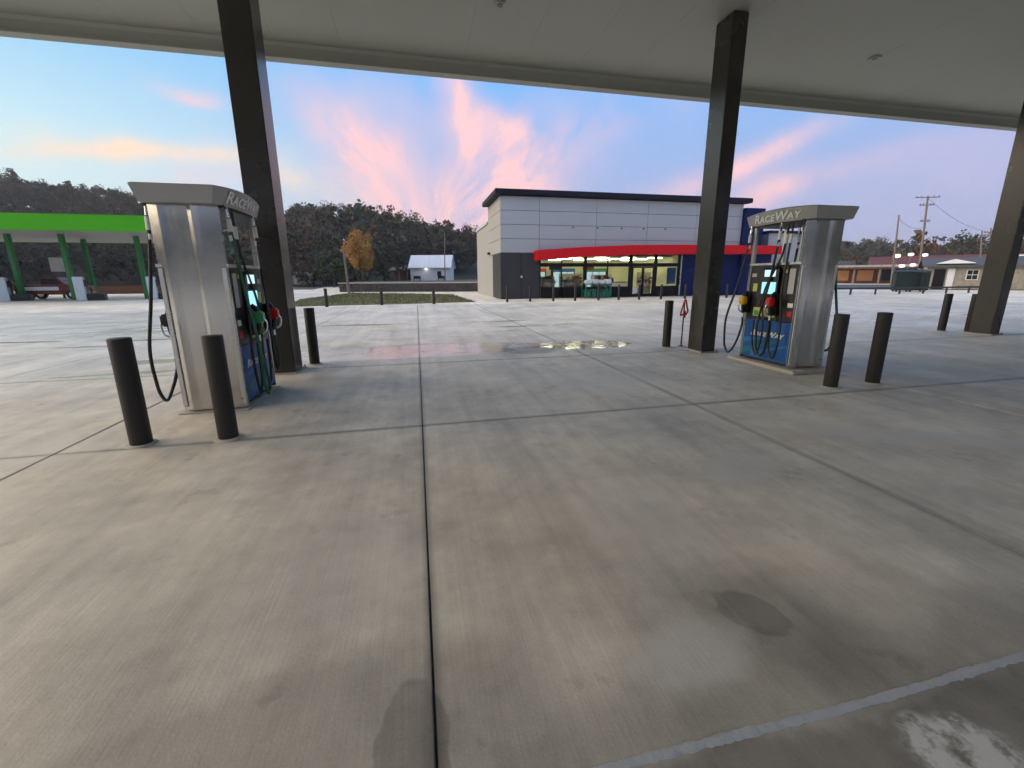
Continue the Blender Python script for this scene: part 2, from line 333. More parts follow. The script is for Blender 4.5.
def stainless(name):
    m = bpy.data.materials.new(name); m.use_nodes = True; N = NT(m.node_tree); b = m.node_tree.nodes['Principled BSDF']
    P = N.n('ShaderNodeNewGeometry').outputs['Position']
    br = N.noise(N.vm('MULTIPLY', P, (1.0, 1.0, 60.0)), 14.0, 3, .6); bl = N.noise(P, 3.5, 4, .6); sm = N.noise(N.vm('MULTIPLY', P, (14, 14, 1.2)), 1.5, 4, .6)
    N.put(b.inputs['Base Color'], N.mix(bl, (.46, .455, .44), (.58, .575, .555)))
    b.inputs['Metallic'].default_value = 1.0
    N.put(b.inputs['Roughness'], N.m('ADD', .06, N.m('ADD', N.m('MULTIPLY', br, .10), N.m('MULTIPLY', bl, .14))))
    bp = N.n('ShaderNodeBump'); bp.inputs['Strength'].default_value = .10; bp.inputs['Distance'].default_value = .01
    N.put(bp.inputs['Height'], N.m('ADD', N.m('MULTIPLY', br, .12), sm)); N.put(b.inputs['Normal'], bp.outputs[0])
    MATS[name] = m
stainless('stainless')

# ------------------------------------------------------------------ mesh helpers
class MB:
    def __init__(s): s.v = []; s.f = []
    def add(s, vs, fs):
        o = len(s.v); s.v += [tuple(v) for v in vs]; s.f += [tuple(i+o for i in f) for f in fs]; return s
    def box(s, x0, x1, y0, y1, z0, z1):
        return s.add([(x0, y0, z0), (x1, y0, z0), (x1, y1, z0), (x0, y1, z0), (x0, y0, z1), (x1, y0, z1), (x1, y1, z1), (x0, y1, z1)],
                     [(0, 3, 2, 1), (4, 5, 6, 7), (0, 1, 5, 4), (1, 2, 6, 5), (2, 3, 7, 6), (3, 0, 4, 7)])
    def prism(s, poly, z0, z1):
        n = len(poly)
        return s.add([(p[0], p[1], z0) for p in poly] + [(p[0], p[1], z1) for p in poly],
                     [tuple(range(n))[::-1], tuple(range(n, 2*n))] + [(i, (i+1) % n, (i+1) % n+n, i+n) for i in range(n)])
    def prismx(s, poly, x0, x1):     # poly in (y, z)
        n = len(poly)
        return s.add([(x0, p[0], p[1]) for p in poly] + [(x1, p[0], p[1]) for p in poly],
                     [tuple(range(n))[::-1], tuple(range(n, 2*n))] + [(i, (i+1) % n, (i+1) % n+n, i+n) for i in range(n)])
    def prismy(s, poly, y0, y1):     # poly in (x, z)
        n = len(poly)
        return s.add([(p[0], y0, p[1]) for p in poly] + [(p[0], y1, p[1]) for p in poly],
                     [tuple(range(n)), tuple(range(n, 2*n))[::-1]] + [(i, i+n, (i+1) % n+n, (i+1) % n) for i in range(n)])
    def lathe(s, prof, n=20, c=(0, 0, 0)):
        vs = [(c[0]+r*math.cos(2*math.pi*k/n), c[1]+r*math.sin(2*math.pi*k/n), c[2]+z) for r, z in prof for k in range(n)]
        fs = [(i*n+k, i*n+(k+1) % n, (i+1)*n+(k+1) % n, (i+1)*n+k) for i in range(len(prof)-1) for k in range(n)]
        fs += [tuple(range(n))[::-1], tuple(range((len(prof)-1)*n, len(prof)*n))]
        return s.add(vs, fs)
    def tube(s, pts, r, n=8):
        pts = [Vector(p) for p in pts]; rs = r if isinstance(r, (list, tuple)) else [r]*len(pts)
        vs = []; ref = None
        for i, p in enumerate(pts):
            t = (pts[min(i+1, len(pts)-1)]-pts[max(i-1, 0)]).normalized()
            if ref is None: ref = Vector((0, 0, 1)) if abs(t.z) < .9 else Vector((1, 0, 0))
            a = t.cross(ref).normalized(); bb = a.cross(t).normalized(); ref = bb
            vs += [p+(a*math.cos(2*math.pi*k/n)+bb*math.sin(2*math.pi*k/n))*rs[i] for k in range(n)]
        fs = [(i*n+k, i*n+(k+1) % n, (i+1)*n+(k+1) % n, (i+1)*n+k) for i in range(len(pts)-1) for k in range(n)]
        fs += [tuple(range(n))[::-1], tuple(range((len(pts)-1)*n, len(pts)*n))]
        return s.add(vs, fs)
    def mesh(s, name, m, smooth=False, bevel=0.0, seg=2):
        me = bpy.data.meshes.new(name); me.from_pydata(s.v, [], s.f); me.update()
        bm = bmesh.new(); bm.from_mesh(me)
        bmesh.ops.recalc_face_normals(bm, faces=bm.faces)
        if bevel: bmesh.ops.bevel(bm, geom=[e for e in bm.edges], offset=bevel, segments=seg, affect='EDGES', clamp_overlap=True)
        bm.to_mesh(me); bm.free()
        if smooth:
            for p in me.polygons: p.use_smooth = True
            try: me.set_sharp_from_angle(angle=rad(38))
            except Exception: pass
        me.materials.append(MATS[m]); return me
    def obj(s, name, m, parent=None, smooth=False, bevel=0.0, loc=None, rz=0.0):
        return link(name, s.mesh(name, m, smooth, bevel), parent, loc, rz)
def link(name, me, parent=None, loc=None, rz=0.0):
    o = bpy.data.objects.new(name, me); COL.objects.link(o)
    if parent is not None: o.parent = parent
    if loc is not None: o.location = loc
    if rz: o.rotation_euler.z = rz
    return o
def tag(o, label=None, cat=None, group=None, kind=None):
    for k, v in (('label', label), ('category', cat), ('group', group), ('kind', kind)):
        if v: o[k] = v
    return o
def thing(name, label, cat, loc=(0, 0, 0), rz=0.0, group=None):
    o = bpy.data.objects.new(name, None); COL.objects.link(o); o.location = loc; o.rotation_euler.z = rz
    o.empty_display_size = .3
    return tag(o, label, cat, group)
def copy_tree(o, parent=None):
    c = o.copy(); COL.objects.link(c); c.parent = parent
    for ch in o.children: copy_tree(ch, c)
    return c
def quads(name, V, m, parent=None):
    """V: (n,4,3) array of loose quads"""
    n = len(V); me = bpy.data.meshes.new(name)
    me.vertices.add(n*4); me.vertices.foreach_set('co', V.reshape(-1).astype(np.float32))
    me.loops.add(n*4); me.loops.foreach_set('vertex_index', np.arange(n*4, dtype=np.int32))
    me.polygons.add(n); me.polygons.foreach_set('loop_start', np.arange(0, n*4, 4, dtype=np.int32))
    try: me.polygons.foreach_set('loop_total', np.full(n, 4, dtype=np.int32))
    except Exception: pass
    me.update(calc_edges=True); me.materials.append(MATS[m]); return link(name, me, parent)
def bez(pts, n=10):
    pts = [Vector(p) for p in pts]; out = []
    P = [pts[0]*2-pts[1]] + pts + [pts[-1]*2-pts[-2]]
    for i in range(1, len(P)-2):
        for k in range(n):
            t = k/n; a, b, c, d = P[i-1], P[i], P[i+1], P[i+2]
            out.append(.5*((2*b)+(c-a)*t+(2*a-5*b+4*c-d)*t*t+(3*b-a-3*c+d)*t**3))
    return out+[pts[-1]]
def text_mesh(name, body, caps, size, m, depth=.006, shear=.28, space=1.0, spans=None):
    cu = bpy.data.curves.new(name, 'FONT'); cu.body = body; cu.size = size; cu.extrude = depth; cu.shear = shear
    cu.align_x = 'CENTER'; cu.align_y = 'CENTER'; cu.space_character = space; cu.small_caps_scale = .74; cu.offset = .004
    for i in caps: cu.body_format[i].use_small_caps = True
    t = bpy.data.objects.new(name, cu); COL.objects.link(t)
    me = bpy.data.meshes.new_from_object(t.evaluated_get(bpy.context.evaluated_depsgraph_get()))
    bpy.data.objects.remove(t); bpy.data.curves.remove(cu)
    me.materials.clear(); me.materials.append(MATS[m]); return me

# ================================================================== GROUND
GX = [-.02+3.29*k for k in range(-9, 11)]; GY = [.935+3.43*k for k in range(-3, 8)]
fore = MB().box(GX[0], GX[-1], GY[0], GY[-1], -.30, -.014).obj('forecourt', 'joint_sealant'); tag(fore, kind='structure')
slab = MB().box(-1.6405, 1.6405, -1.7105, 1.7105, -.012, 0).mesh('concrete_slab', 'concrete', bevel=.004)
for i in range(len(GX)-1):
    for j in range(len(GY)-1):
        link('concrete_slab', slab, fore, ((GX[i]+GX[i+1])/2, (GY[j]+GY[j+1])/2, random.uniform(-.0012, .0008)))
# raised pale sealant bead across the near joint
pts = [(x, .935+.006*math.sin(x*3)+random.uniform(-.0015, .0015), .001) for x in np.linspace(-.05, 13, 700)]
bead = MB(); vs = []; fs = []
for i, (x, y, z) in enumerate(pts):
    wd = .018+.0015*math.sin(i*.35)+random.uniform(-.0035, .0035)
    for k, (o, h) in enumerate(((-1, -.002), (-.7, .0035), (0, .005), (.7, .0035), (1, -.002))): vs.append((x, y+o*wd, z+h))
for i in range(len(pts)-1):
    for k in range(4): fs.append((i*5+k, (i+1)*5+k, (i+1)*5+k+1, i*5+k+1))
bead.add(vs, fs).obj('sealant_bead', 'pale_sealant', fore, smooth=True)
# wide ground sheet round the forecourt, with a hole left for it
g = MB(); E = 3000; x0, x1, y0, y1 = GX[0], GX[-1], GY[0], GY[-1]
g.add([(-E, -E, -.006), (E, -E, -.006), (E, E, -.006), (-E, E, -.006), (x0, y0, -.006), (x1, y0, -.006), (x1, y1, -.006), (x0, y1, -.006)],
      [(0, 1, 5, 4), (1, 2, 6, 5), (2, 3, 7, 6), (3, 0, 4, 7)])
tag(g.obj('ground', 'far_concrete'), kind='structure')
# road and verge to the right and far away
rd = MB().add([(30, 52, .004), (140, -40, .004), (160, -14, .004), (44, 78, .004)], [(0, 1, 2, 3)]).obj('road', 'asphalt'); tag(rd, kind='structure')
rd = MB().add([(-120, 64, .004), (-14, 64, .004), (-20, 120, .004), (-120, 120, .004)], [(0, 1, 2, 3)]).obj('side_road', 'asphalt'); tag(rd, kind='structure')

# ================================================================== CANOPY
ZS = 6.08
can = thing('fuel_canopy', 'wide white-soffit fuel station canopy overhead on dark bronze steel columns', 'canopy', (0, 0, 0))
CX0, CX1, CY0, CY1 = -7.35, 32.0, -4.5, 10.22
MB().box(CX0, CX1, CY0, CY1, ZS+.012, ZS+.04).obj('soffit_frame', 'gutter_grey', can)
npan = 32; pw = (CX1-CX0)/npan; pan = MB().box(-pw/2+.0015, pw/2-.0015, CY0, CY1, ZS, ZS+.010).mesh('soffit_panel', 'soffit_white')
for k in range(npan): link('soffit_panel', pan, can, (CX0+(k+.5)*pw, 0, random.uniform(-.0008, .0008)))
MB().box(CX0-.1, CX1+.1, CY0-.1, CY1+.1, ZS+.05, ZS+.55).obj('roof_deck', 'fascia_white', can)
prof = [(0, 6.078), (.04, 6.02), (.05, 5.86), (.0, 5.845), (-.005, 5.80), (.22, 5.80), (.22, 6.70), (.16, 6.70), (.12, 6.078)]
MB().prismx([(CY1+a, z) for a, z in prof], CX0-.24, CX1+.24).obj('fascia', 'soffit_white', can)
MB().prismx([(CY0-a, z) for a, z in prof], CX0-.24, CX1+.24).obj('fascia', 'gutter_grey', can)
MB().prismy([(CX0-a, z) for a, z in prof], CY0-.03, CY1+.03).obj('fascia', 'gutter_grey', can)
for cx, cy, hx in ((-2.26, 7.69, .205), (5.83, 7.72, .155), (14.70, 8.13, .155)):
    c = MB().box(cx-hx, cx+hx, cy-.235, cy+.235, .012, ZS-.004).obj('column', 'bronze_metal', can, bevel=.012)
    bp_ = MB().box(cx-hx-.05, cx+hx+.05, cy-.285, cy+.285, .001, .018).obj('base_plate', 'kerb_concrete', can, bevel=.005)
    for bx_ in (-1, 1):
        for by_ in (-1, 1): MB().lathe([(.016, 0), (.016, .022), (.01, .03)], 6, (cx+bx_*(hx+.028), cy+by_*.262, .0185)).obj('anchor_bolt', 'fixture_grey', bp_)
for px_, py_ in ((500, 3), (875, 57)):
    p = PG(px_, py_, ZS)
    f = MB().box(p.x-.09, p.x+.09, p.y-.09, p.y+.09, ZS-.03, ZS-.002).obj('light_fixture', 'gutter_grey', can, bevel=.01)
    MB().lathe([(.05, -.012), (.05, 0)], 14, (p.x, p.y, ZS-.031)).obj('lens', 'fixture_grey', f)

# ================================================================== BOLLARDS
def bollard(p, h, r, label, group, collar=True):
    t = thing('bollard', label, 'bollard', (p[0], p[1], 0), 0, group)
    MB().lathe([(r, .002), (r, h-.012), (r*.96, h-.003), (r*.88, h)], 24).obj('post', 'bollard_bronze', t, smooth=True)
    if collar: MB().lathe([(r*1.45, .001), (r*1.35, .012), (r*1.02, .016)], 24).obj('grout_collar', 'kerb_concrete', t, smooth=True)
    return t
GB = 'dark bollards guarding the pump islands'
for (px_, py_), lab in (((142, 444), 'dark bronze bollard at far left, nearest the camera, before the left fuel dispenser'),
                      ((229, 438), 'dark bronze bollard in front of the stainless face of the left dispenser'),
                      ((315, 364), 'dark bollard just beyond the left canopy column'),
                      ((666, 347), 'dark bollard standing left of the middle canopy column'),
                      ((830, 387), 'dark bollard touching the outline of the right dispenser, at its right front corner'),
                      ((872, 383), 'dark bollard standing clear to the right of the right dispenser'),
                      ((941, 331), 'dark bollard left of the far right canopy column, standing free'),
                      ((968, 332), 'dark bollard half hidden behind the far right canopy column')):
    bollard(PG(px_, py_), 1.03, .088, lab, GB)
ORD = ['first', 'second', 'third', 'fourth', 'fifth', 'sixth', 'seventh', 'eighth', 'ninth', 'tenth', 'eleventh', 'twelfth']
for k, x in enumerate([5.55, 7.05, 8.6, 10.1, 11.75, 13.2, 14.7, 16.35, 18.2, 19.9, 21.55, 23.3]):
    bollard((x, 26.3), 1.0, .075, f'slim dark bollard in front of the store, {ORD[k]} from its left corner', 'dark bollards along the store front', False)
for (px_, py_), lab in (((327, 307), 'leftmost dark post at the edge of the lawn, in front of the orange tree'), ((382, 305), 'middle dark post at the edge of the lawn'), ((434, 304), 'right dark post at the edge of the lawn, below the white house')):
    bollard(PG(px_, py_), 1.0, .085, lab, 'dark posts along the lawn', False)

# ================================================================== FUEL DISPENSERS
TXT = text_mesh('lettering', 'RaceWay', (1, 2, 3, 5, 6), .195, 'white_paint', .006, .3, 1.06)
TXT_S = text_mesh('lettering', 'RaceWay', (1, 2, 3, 5, 6), .128, 'white_paint', .003, .3, 1.06)
def dispenser(label, loc, cols):
    t = thing('fuel_dispenser', label, 'fuel pump', loc, 0, 'fuel dispensers on the islands')
    HL, HW = .55, .33
    MB().box(-HW+.03, HW-.03, -HL+.03, HL-.02, .02, 1.66).obj('cabinet', 'dark_gasket', t, bevel=.01)
    # folded stainless end panel facing the camera: plan profile with shallow ribs
    plan = [(-.345, .075), (-.345, .064), (-.225, .004), (-.150, .026), (.045, .024), (.090, -.003), (.150, .004), (.345, .040), (.345, .075)]
    MB().prism([(a, -HL+b-.02) for a, b in plan], .015, 2.325).obj('end_panel', 'stainless', t, bevel=.003)
    MB().prism([(.158, -HL-.020), (.335, -HL+.014), (.335, -HL+.02), (.158, -HL+.02)], .05, .98).obj('access_door', 'stainless', t, bevel=.003)
    MB().lathe([(.012, 0), (.012, .01)], 10, (0, 0, 0)).obj('lock', 'dark_gasket', t, loc=(.30, -HL-.004, .12))
    MB().box(-.345, .345, HL-.03, HL, .015, 1.66).obj('rear_panel', 'stainless', t, bevel=.004)
    for sx in (-1, 1):
        MB().box(sx*.315-.028, sx*.315+.028, HL-.075, HL-.015, 1.66, 2.33).obj('upright', 'silver_trim', t, bevel=.005)
        MB().tube([(sx*.10, -.16+.3*sx*.4, 1.68), (sx*.10, -.16+.3*sx*.4, 2.32)], .016, 10).obj('riser_pipe', 'silver_trim', t, smooth=True)
    MB().box(-.30, .30, -HL+.05, HL-.03, 1.662, 1.685).obj('top_tray', 'silver_trim', t, bevel=.005)
    # flared, bowed header cap
    vs = []; NP = 28; fs = []
    def outline(flare, z):
        out = []
        for k in range(NP):
            u = k/(NP//2-1) if k < NP//2 else (k-NP//2)/(NP//2-1)
            y = -.68+1.36*u if k < NP//2 else .68-1.36*u
            sgn = 1 if k < NP//2 else -1
            wd = .375+.085*(1-((y)/.68)**2)
            out.append((sgn*(wd+flare), y*(1+flare*.9), z(y)))
        return out
    bow = lambda y: 1-(y/.68)**2
    lv = [outline(-.045, lambda y: 2.325+.012*bow(y)), outline(-.035, lambda y: 2.325), outline(-.005, lambda y: 2.43), outline(.012, lambda y: 2.495+.03*bow(y)), outline(-.005, lambda y: 2.508+.034*bow(y)), outline(-.20, lambda y: 2.52+.04*bow(y))]
    for o in lv: vs += o
    fs = [(i*NP+k, i*NP+(k+1) % NP, (i+1)*NP+(k+1) % NP, (i+1)*NP+k) for i in range(len(lv)-1) for k in range(NP)]
    fs += [tuple(range(NP))[::-1], tuple(range((len(lv)-1)*NP, len(lv)*NP))]
    hd = MB().add(vs, fs).obj('header', 'header_grey', t, smooth=True)
    MB().box(-.385, .385, -.50, .58, 2.305, 2.335).obj('hose_manifold', 'dark_gasket', t)
    for sx in (-1, 1):
        me = TXT.copy()
        for v in me.vertices:
            ly = sx*v.co.x*1.12-sx*.02; lz = 2.418+v.co.y*.95
            fl = np.interp(lz, [2.325, 2.43, 2.495], [-.035, -.005, .012])
            v.co = (sx*(.375+.085*(1-(ly/.68)**2)+fl+.004+max(0, v.co.z)), ly, lz)
        l = link('lettering', me, hd)
    for sx in (-1, 1):
        side(t, sx, HW, HL, cols)
    return t
def side(t, sx, HW, HL, cols):
    X = lambda d: sx*(HW+d)
    def b(name, m, d0, d1, y0, y1, z0, z1, par=t, bev=.004):
        a, c = sorted((X(d0), X(d1))); ya, yb = sorted((-sx*y0, -sx*y1)) if False else (y0, y1)
        return MB().box(a, c, ya, yb, z0, z1).obj(name, m, par, bevel=bev)
    door = b('brand_panel', 'brand_blue', -.04, .0, -.52, .50, .06, .735)
    for (ya, za), (yb, zb), m_ in (((-.50, .10), (.30, .40), 'panel_teal'), ((-.30, .08), (.48, .34), 'panel_sky'), ((-.52, .30), (.0, .42), 'panel_sky')):
        MB().add([(X(.001), sx*ya, za), (X(.001), sx*yb, zb), (X(.001), sx*yb, zb+.03), (X(.001), sx*ya, za+.10), (X(-.004), sx*ya, za), (X(-.004), sx*yb, zb), (X(-.004), sx*yb, zb+.03), (X(-.004), sx*ya, za+.10)], [(0, 1, 2, 3), (7, 6, 5, 4), (0, 4, 5, 1), (1, 5, 6, 2), (2, 6, 7, 3), (3, 7, 4, 0)]).obj('graphic_stripe', m_, door)
    for ly_, lz_, w_, h_, m_ in ((-.42, 1.02, .10, .07, 'white_paint'), (-.42, .88, .09, .09, 'nozzle_red'), (.40, 1.50, .10, .06, 'paper_grey'), (-.26, 1.56, .05, .05, 'nozzle_yellow')):
        b('sticker', m_, .0125, .0145, ly_-w_/2, ly_+w_/2, lz_-h_/2, lz_+h_/2, bev=0)
    l = link('lettering', TXT_S, door); l.location = (X(.003), 0, .50); l.rotation_euler = (rad(90), 0, sx*rad(90)); l.scale.x = 1.3
    b('edge_trim', 'silver_trim', -.04, .006, -.545, -.522, .06, 1.655); b('edge_trim', 'silver_trim', -.04, .004, .503, .525, .06, 1.655)
    fc = b('display_panel', 'black_plastic', -.04, .012, -.519, .50, .74, 1.655, bev=.012)
    b('shelf_bar', 'silver_trim', -.06, .03, -.53, .53, 1.665, 1.70)
    c0 = .02
    hood = b('bezel', 'black_plastic', .013, .05, c0-.20, c0+.20, 1.08, 1.62, bev=.02)
    b('small_screen', 'screen_pale', .051, .056, c0-.115, c0+.115, 1.475, 1.585, hood, .002)
    b('large_screen', 'screen_lit', .051, .057, c0-.145, c0+.145, 1.19, 1.385, hood, .002)
    b('keypad', 'paper_grey', .013, .045, c0-.10, c0+.10, .99, 1.07, bev=.008); b('card_reader', 'dark_gasket', .013, .06, c0+.12, c0+.19, .98, 1.06, bev=.01)
    b('receipt_panel', 'paper_grey', .013, .02, -.45, -.33, 1.20, 1.60); b('warning_label', 'lime_label', .013, .018, .30, .40, 1.22, 1.36)
    b('grade_strip', 'lime_label', .013, .030, c0-.18, c0+.30, .80, .95, bev=.004)
    for k in range(4): b('grade_button', ('yellow_label', 'paper_grey', 'yellow_label', 'nozzle_green')[k], .031, .036, c0-.16+.115*k, c0-.07+.115*k, .815, .90)
    for ny, colr, hosem, topy, drop, out in cols[sx]:
        # nozzle boot
        b('nozzle_boot', 'black_plastic', .013, .075, ny-.065, ny+.065, .84, 1.20, bev=.015)
        nz = MB().tube(bez([(X(.10), ny, .84), (X(.12), ny, .95), (X(.13), ny, 1.08), (X(.11), ny, 1.16), (X(.06), ny, 1.21)], 5), [.030]*21, 10).obj('nozzle', 'black_plastic', t, smooth=True)
        MB().box(-.055, .055, -.062, .062, -.07, .075).obj('splash_guard', colr, nz, bevel=.02, loc=(X(.135), ny, 1.06))
        MB().tube(bez([(X(.15), ny, .86), (X(.20), ny, .90), (X(.21), ny, 1.0), (X(.17), ny, 1.06)], 5), .012, 8).obj('trigger_guard', 'chrome', nz, smooth=True)
        sw = MB().tube([(X(.10), ny, .845), (X(.10), ny, .76)], .021, 10).obj('swivel', 'chrome', nz, smooth=True)
        # hose: from the header down to a low loop and up to the nozzle
        sg = 1 if topy >= ny else -1; dl = max(abs(topy-ny), .24); y1 = ny+sg*dl; xo = .085+out
        pts = bez([(X(.045), topy, 2.31), (X(.06), topy, 2.05), (X(.07+out*.5), topy+(y1-topy)*.4, 1.35), (X(xo), y1, .75), (X(xo), ny+sg*dl*.97, drop+.22), (X(xo*.97), ny+sg*dl*.80, drop+.06), (X(xo*.95), ny+sg*dl*.5, drop), (X(xo*.9), ny+sg*dl*.18, drop+.07), (X(.10+out*.4), ny+sg*dl*.02, drop+.24), (X(.10), ny, .60), (X(.10), ny, .78)], 7)
        hs = MB().tube(pts, .0185, 8).obj('hose', hosem, t, smooth=True)
        for z0, z1, rr in ((2.06, 2.20, .026), (1.96, 2.02, .024)):
            MB().tube([(X(.052), topy, z1), (X(.058), topy, z0)], rr, 10).obj('breakaway_coupling', 'white_paint', hs, smooth=True)
        MB().tube([(X(.04), topy, 2.335), (X(.05), topy, 2.21)], .02, 10).obj('hose_swivel', 'chrome', hs, smooth=True)
    # two bare whip hoses against the panel
    for yy, z_end in ((-.30, .14), (.06, .16)):
        pts = bez([(X(.02), -.28 if yy < 0 else -.20, 2.30), (X(.045), -.28 if yy < 0 else -.16, 1.8), (X(.075), yy+.02, 1.2), (X(.085), yy-.06, .6), (X(.09), yy, z_end), (X(.085), yy+.13, .30), (X(.08), yy+.16, .74)], 8)
        hs = MB().tube(pts, .0155, 8).obj('hose', 'rubber', t, smooth=True)
        MB().tube([pts[3]+Vector((0, 0, .02)), pts[5]], .022, 10).obj('breakaway_coupling', 'white_paint', hs, smooth=True)

# (local y of nozzle, nozzle colour, hose material, local y at header, loop bottom, outward swing)
RCOL = {-1: [(.47, 'nozzle_yellow', 'rubber', .56, .10, .16), (-.14, 'nozzle_red', 'rubber', -.08, .14, .02)],
        1: [(.30, 'nozzle_red', 'rubber', .30, .20, .05), (-.30, 'nozzle_green', 'green_rubber', -.42, .25, .08)]}
LCOL = {1: [(-.12, 'nozzle_green', 'green_rubber', -.40, .10, .10), (.46, 'nozzle_red', 'rubber', .40, .30, .06)],
        -1: [(-.28, 'black_plastic', 'rubber', -.46, .12, .16), (.22, 'nozzle_red', 'rubber', .10, .20, .12)]}
def island(label, x, y):
    t = MB().box(x-.45, x+.45, y-.75, y+.75, .001, .055).obj('island_kerb', 'kerb_concrete', None, bevel=.02)
    return tag(t, label, 'kerb', 'low concrete pads under the dispensers')
island('low pale concrete pad under the right fuel dispenser', 6.20, 6.10)
dispenser('stainless fuel dispenser with yellow and red nozzles on the right island', (6.20, 6.10, .055), RCOL)
tag(MB().box(-2.80, -2.06, 5.40, 6.60, .001, .012).obj('island_kerb', 'kerb_concrete', None, bevel=.004), 'thin concrete pad under the left fuel dispenser', 'kerb', 'low concrete pads under the dispensers')
dispenser('stainless fuel dispenser with green and red nozzles on the left island', (-2.43, 6.01, .012), LCOL)

# slim pole with red loop near the middle column
p = PG(681, 346)
t = thing('marker_pole', 'slim black pole topped with a red loop beside the middle canopy column', 'pole', (p.x, p.y, 0))
MB().lathe([(.06, .001), (.06, .012), (.016, .02), (.014, .98)], 12).obj('pole', 'black_plastic', t, smooth=True)
MB().tube(bez([(0, -.02, .74), (-.09, -.02, .70), (-.06, -.02, .86), (0, -.02, 1.04), (.05, -.02, .90), (.08, -.02, .78), (.02, -.02, .70), (0, -.02, .74)], 6), .018, 8).obj('loop', 'nozzle_red', t, smooth=True)
MB().box(-.03, .03, -.045, -.02, .64, .80).obj('tab', 'nozzle_red', t, bevel=.01)

# ================================================================== STORE
st = thing('convenience_store', 'grey panelled convenience store with red awning, lit windows and blue panels', 'building', (0, 0, 0))
YF = 30.0; XL = 5.9
def sb(name, m, x0, x1, y0, y1, z0, z1, par=None, bev=0.0): return MB().box(x0, x1, y0, y1, z0, z1).obj(name, m, par or st, bevel=bev)
sb('backing_wall', 'charcoal_panel', XL+.05, 25.3, YF+.05, YF+.35, 3.55, 7.0)
sb('tower_side_wall', 'charcoal_panel', XL+.05, XL+.35, YF+.05, 35.2, .1, 7.0)
sb('tower_side_wall', 'grey_panel', 25.0, 25.3, YF+.36, 35.2, 0, 7.0)
sb('tower_rear_wall', 'grey_panel', XL+.36, 24.99, 34.9, 35.2, 4.0, 7.0)
sb('tower_roof', 'parapet_dark', XL, 25.3, YF+.1, 35.2, 7.0, 7.1)
xs = [XL, 8.7, 13.0, 17.1, 21.2, 25.28]; zs = [3.22, 4.17, 5.12, 6.05, 6.98]
for i in range(5):
    for j in range(4): sb('wall_panel', 'grey_panel', xs[i]+.012, xs[i+1]-.012, YF-.0, YF+.045, zs[j]+.012, zs[j+1]-.012, None, .006)
ys = [YF+.05, 32.6, 35.2]
for i in range(2):
    for j in range(4): sb('wall_panel', 'cream_render', XL-.0, XL+.045, ys[i]+.008, ys[i+1]-.008, zs[j]+.012, zs[j+1]-.012, None, .004)
for k, x in enumerate((11.2, 13.1, 15.0, 16.8, 18.6)): sb('sign_bracket', 'fixture_grey', x-.07, x+.07, YF-.05, YF-.002, 4.95, 5.05)
# dark parapet cap, standing forward of the wall
sb('parapet_cap', 'parapet_dark', XL-.42, 25.7, YF-.45, YF+.30, 7.02, 7.36, None, .03); sb('parapet_cap', 'parapet_dark', XL-.42, XL+.3, YF+.302, 35.4, 7.02, 7.36, None, .03)
# charcoal base left of the windows and round the corner
sb('base_panel', 'charcoal_panel', XL-.03, 7.35, YF-.03, YF+.3, 0, 3.2, None, .01); sb('base_panel', 'charcoal_panel', 7.37, 8.72, YF-.03, YF+.3, 0, 3.2, None, .01)
sb('base_panel', 'charcoal_panel', XL-.03, XL+.3, YF+.31, 33.2, 0, 3.2, None, .01)
sb('outlet_box', 'white_paint', 7.38-.06, 7.38+.06, YF-.07, YF-.031, 1.5, 1.62)
# rear wing, cream
sb('side_wall', 'cream_render', XL+.0, XL+.3, 33.21, 42.0, 0, 3.2); sb('side_wall', 'cream_render', XL+.02, XL+.3, 35.22, 42.0, 3.21, 5.75)
sb('roof_edge', 'paper_grey', XL-.08, XL+.35, 35.42, 42.1, 5.76, 5.92); sb('rear_roof', 'paper_grey', XL+.36, 30.4, 35.42, 42.0, 5.6, 5.75); sb('rear_wall', 'cream_render', XL+.31, 30.4, 41.7, 42.0, 0, 5.59)
cm = sb('security_camera', 'black_plastic', XL-.22, XL-.001, 34.4, 34.6, 3.3, 3.48, None, .02)
# blue block and grey wing to the right
sb('blue_wall', 'navy', 20.28, 25.4, YF-.02, YF+.3, 0, 3.54); sb('blue_wall', 'navy', 25.31, 27.1, YF-.25, 33, 3.55, 6.68); sb('blue_wall', 'navy', 25.41, 28.2, YF-.25, 33, 0, 3.54)
sb('wing_wall', 'grey_panel', 28.21, 33.5, YF+.3, 41.6, 0, 4.9); sb('wing_cap', 'parapet_dark', 28.15, 33.6, YF+.15, 41.7, 4.91, 5.1)
# awning: rises from its left end, then runs level
aw = [(8.30, 2.68), (12.0, 2.94), (15.8, 3.10), (20, 3.17), (28.7, 3.22), (28.7, 3.86), (20, 3.84), (15.8, 3.78), (12.0, 3.62), (8.30, 3.36)]
MB().prismy(aw, YF-.75, YF-.031).obj('awning', 'awning_red', st, bevel=.02)
def fx(px_): return PY(px_, 275, YF).x
MX = [fx(a) for a in (540, 561.7, 585.5, 607.8, 630.8, 643, 655.5, 678.5)]
W0, W1 = MX[0], MX[-1]; ZT0, ZT1, ZSI = 2.26, 2.52, .80
zt = lambda x: 2.72+.06*(x-8.7) if x < 15.8 else 3.15
for a, wd in ((0, .10), (1, .06), (2, .22), (3, .06), (4, .26), (6, .24), (7, .12)):
    sb('window_post', 'black_frame', MX[a]-wd/2, MX[a]+wd/2, YF+.02, YF+.16, .02, 3.5)
sb('transom_rail', 'black_frame', W0, W1, YF+.0, YF+.14, ZT0, ZT1); sb('head_rail', 'black_frame', W0, W1, YF+.01, YF+.3, 3.3, 3.54)
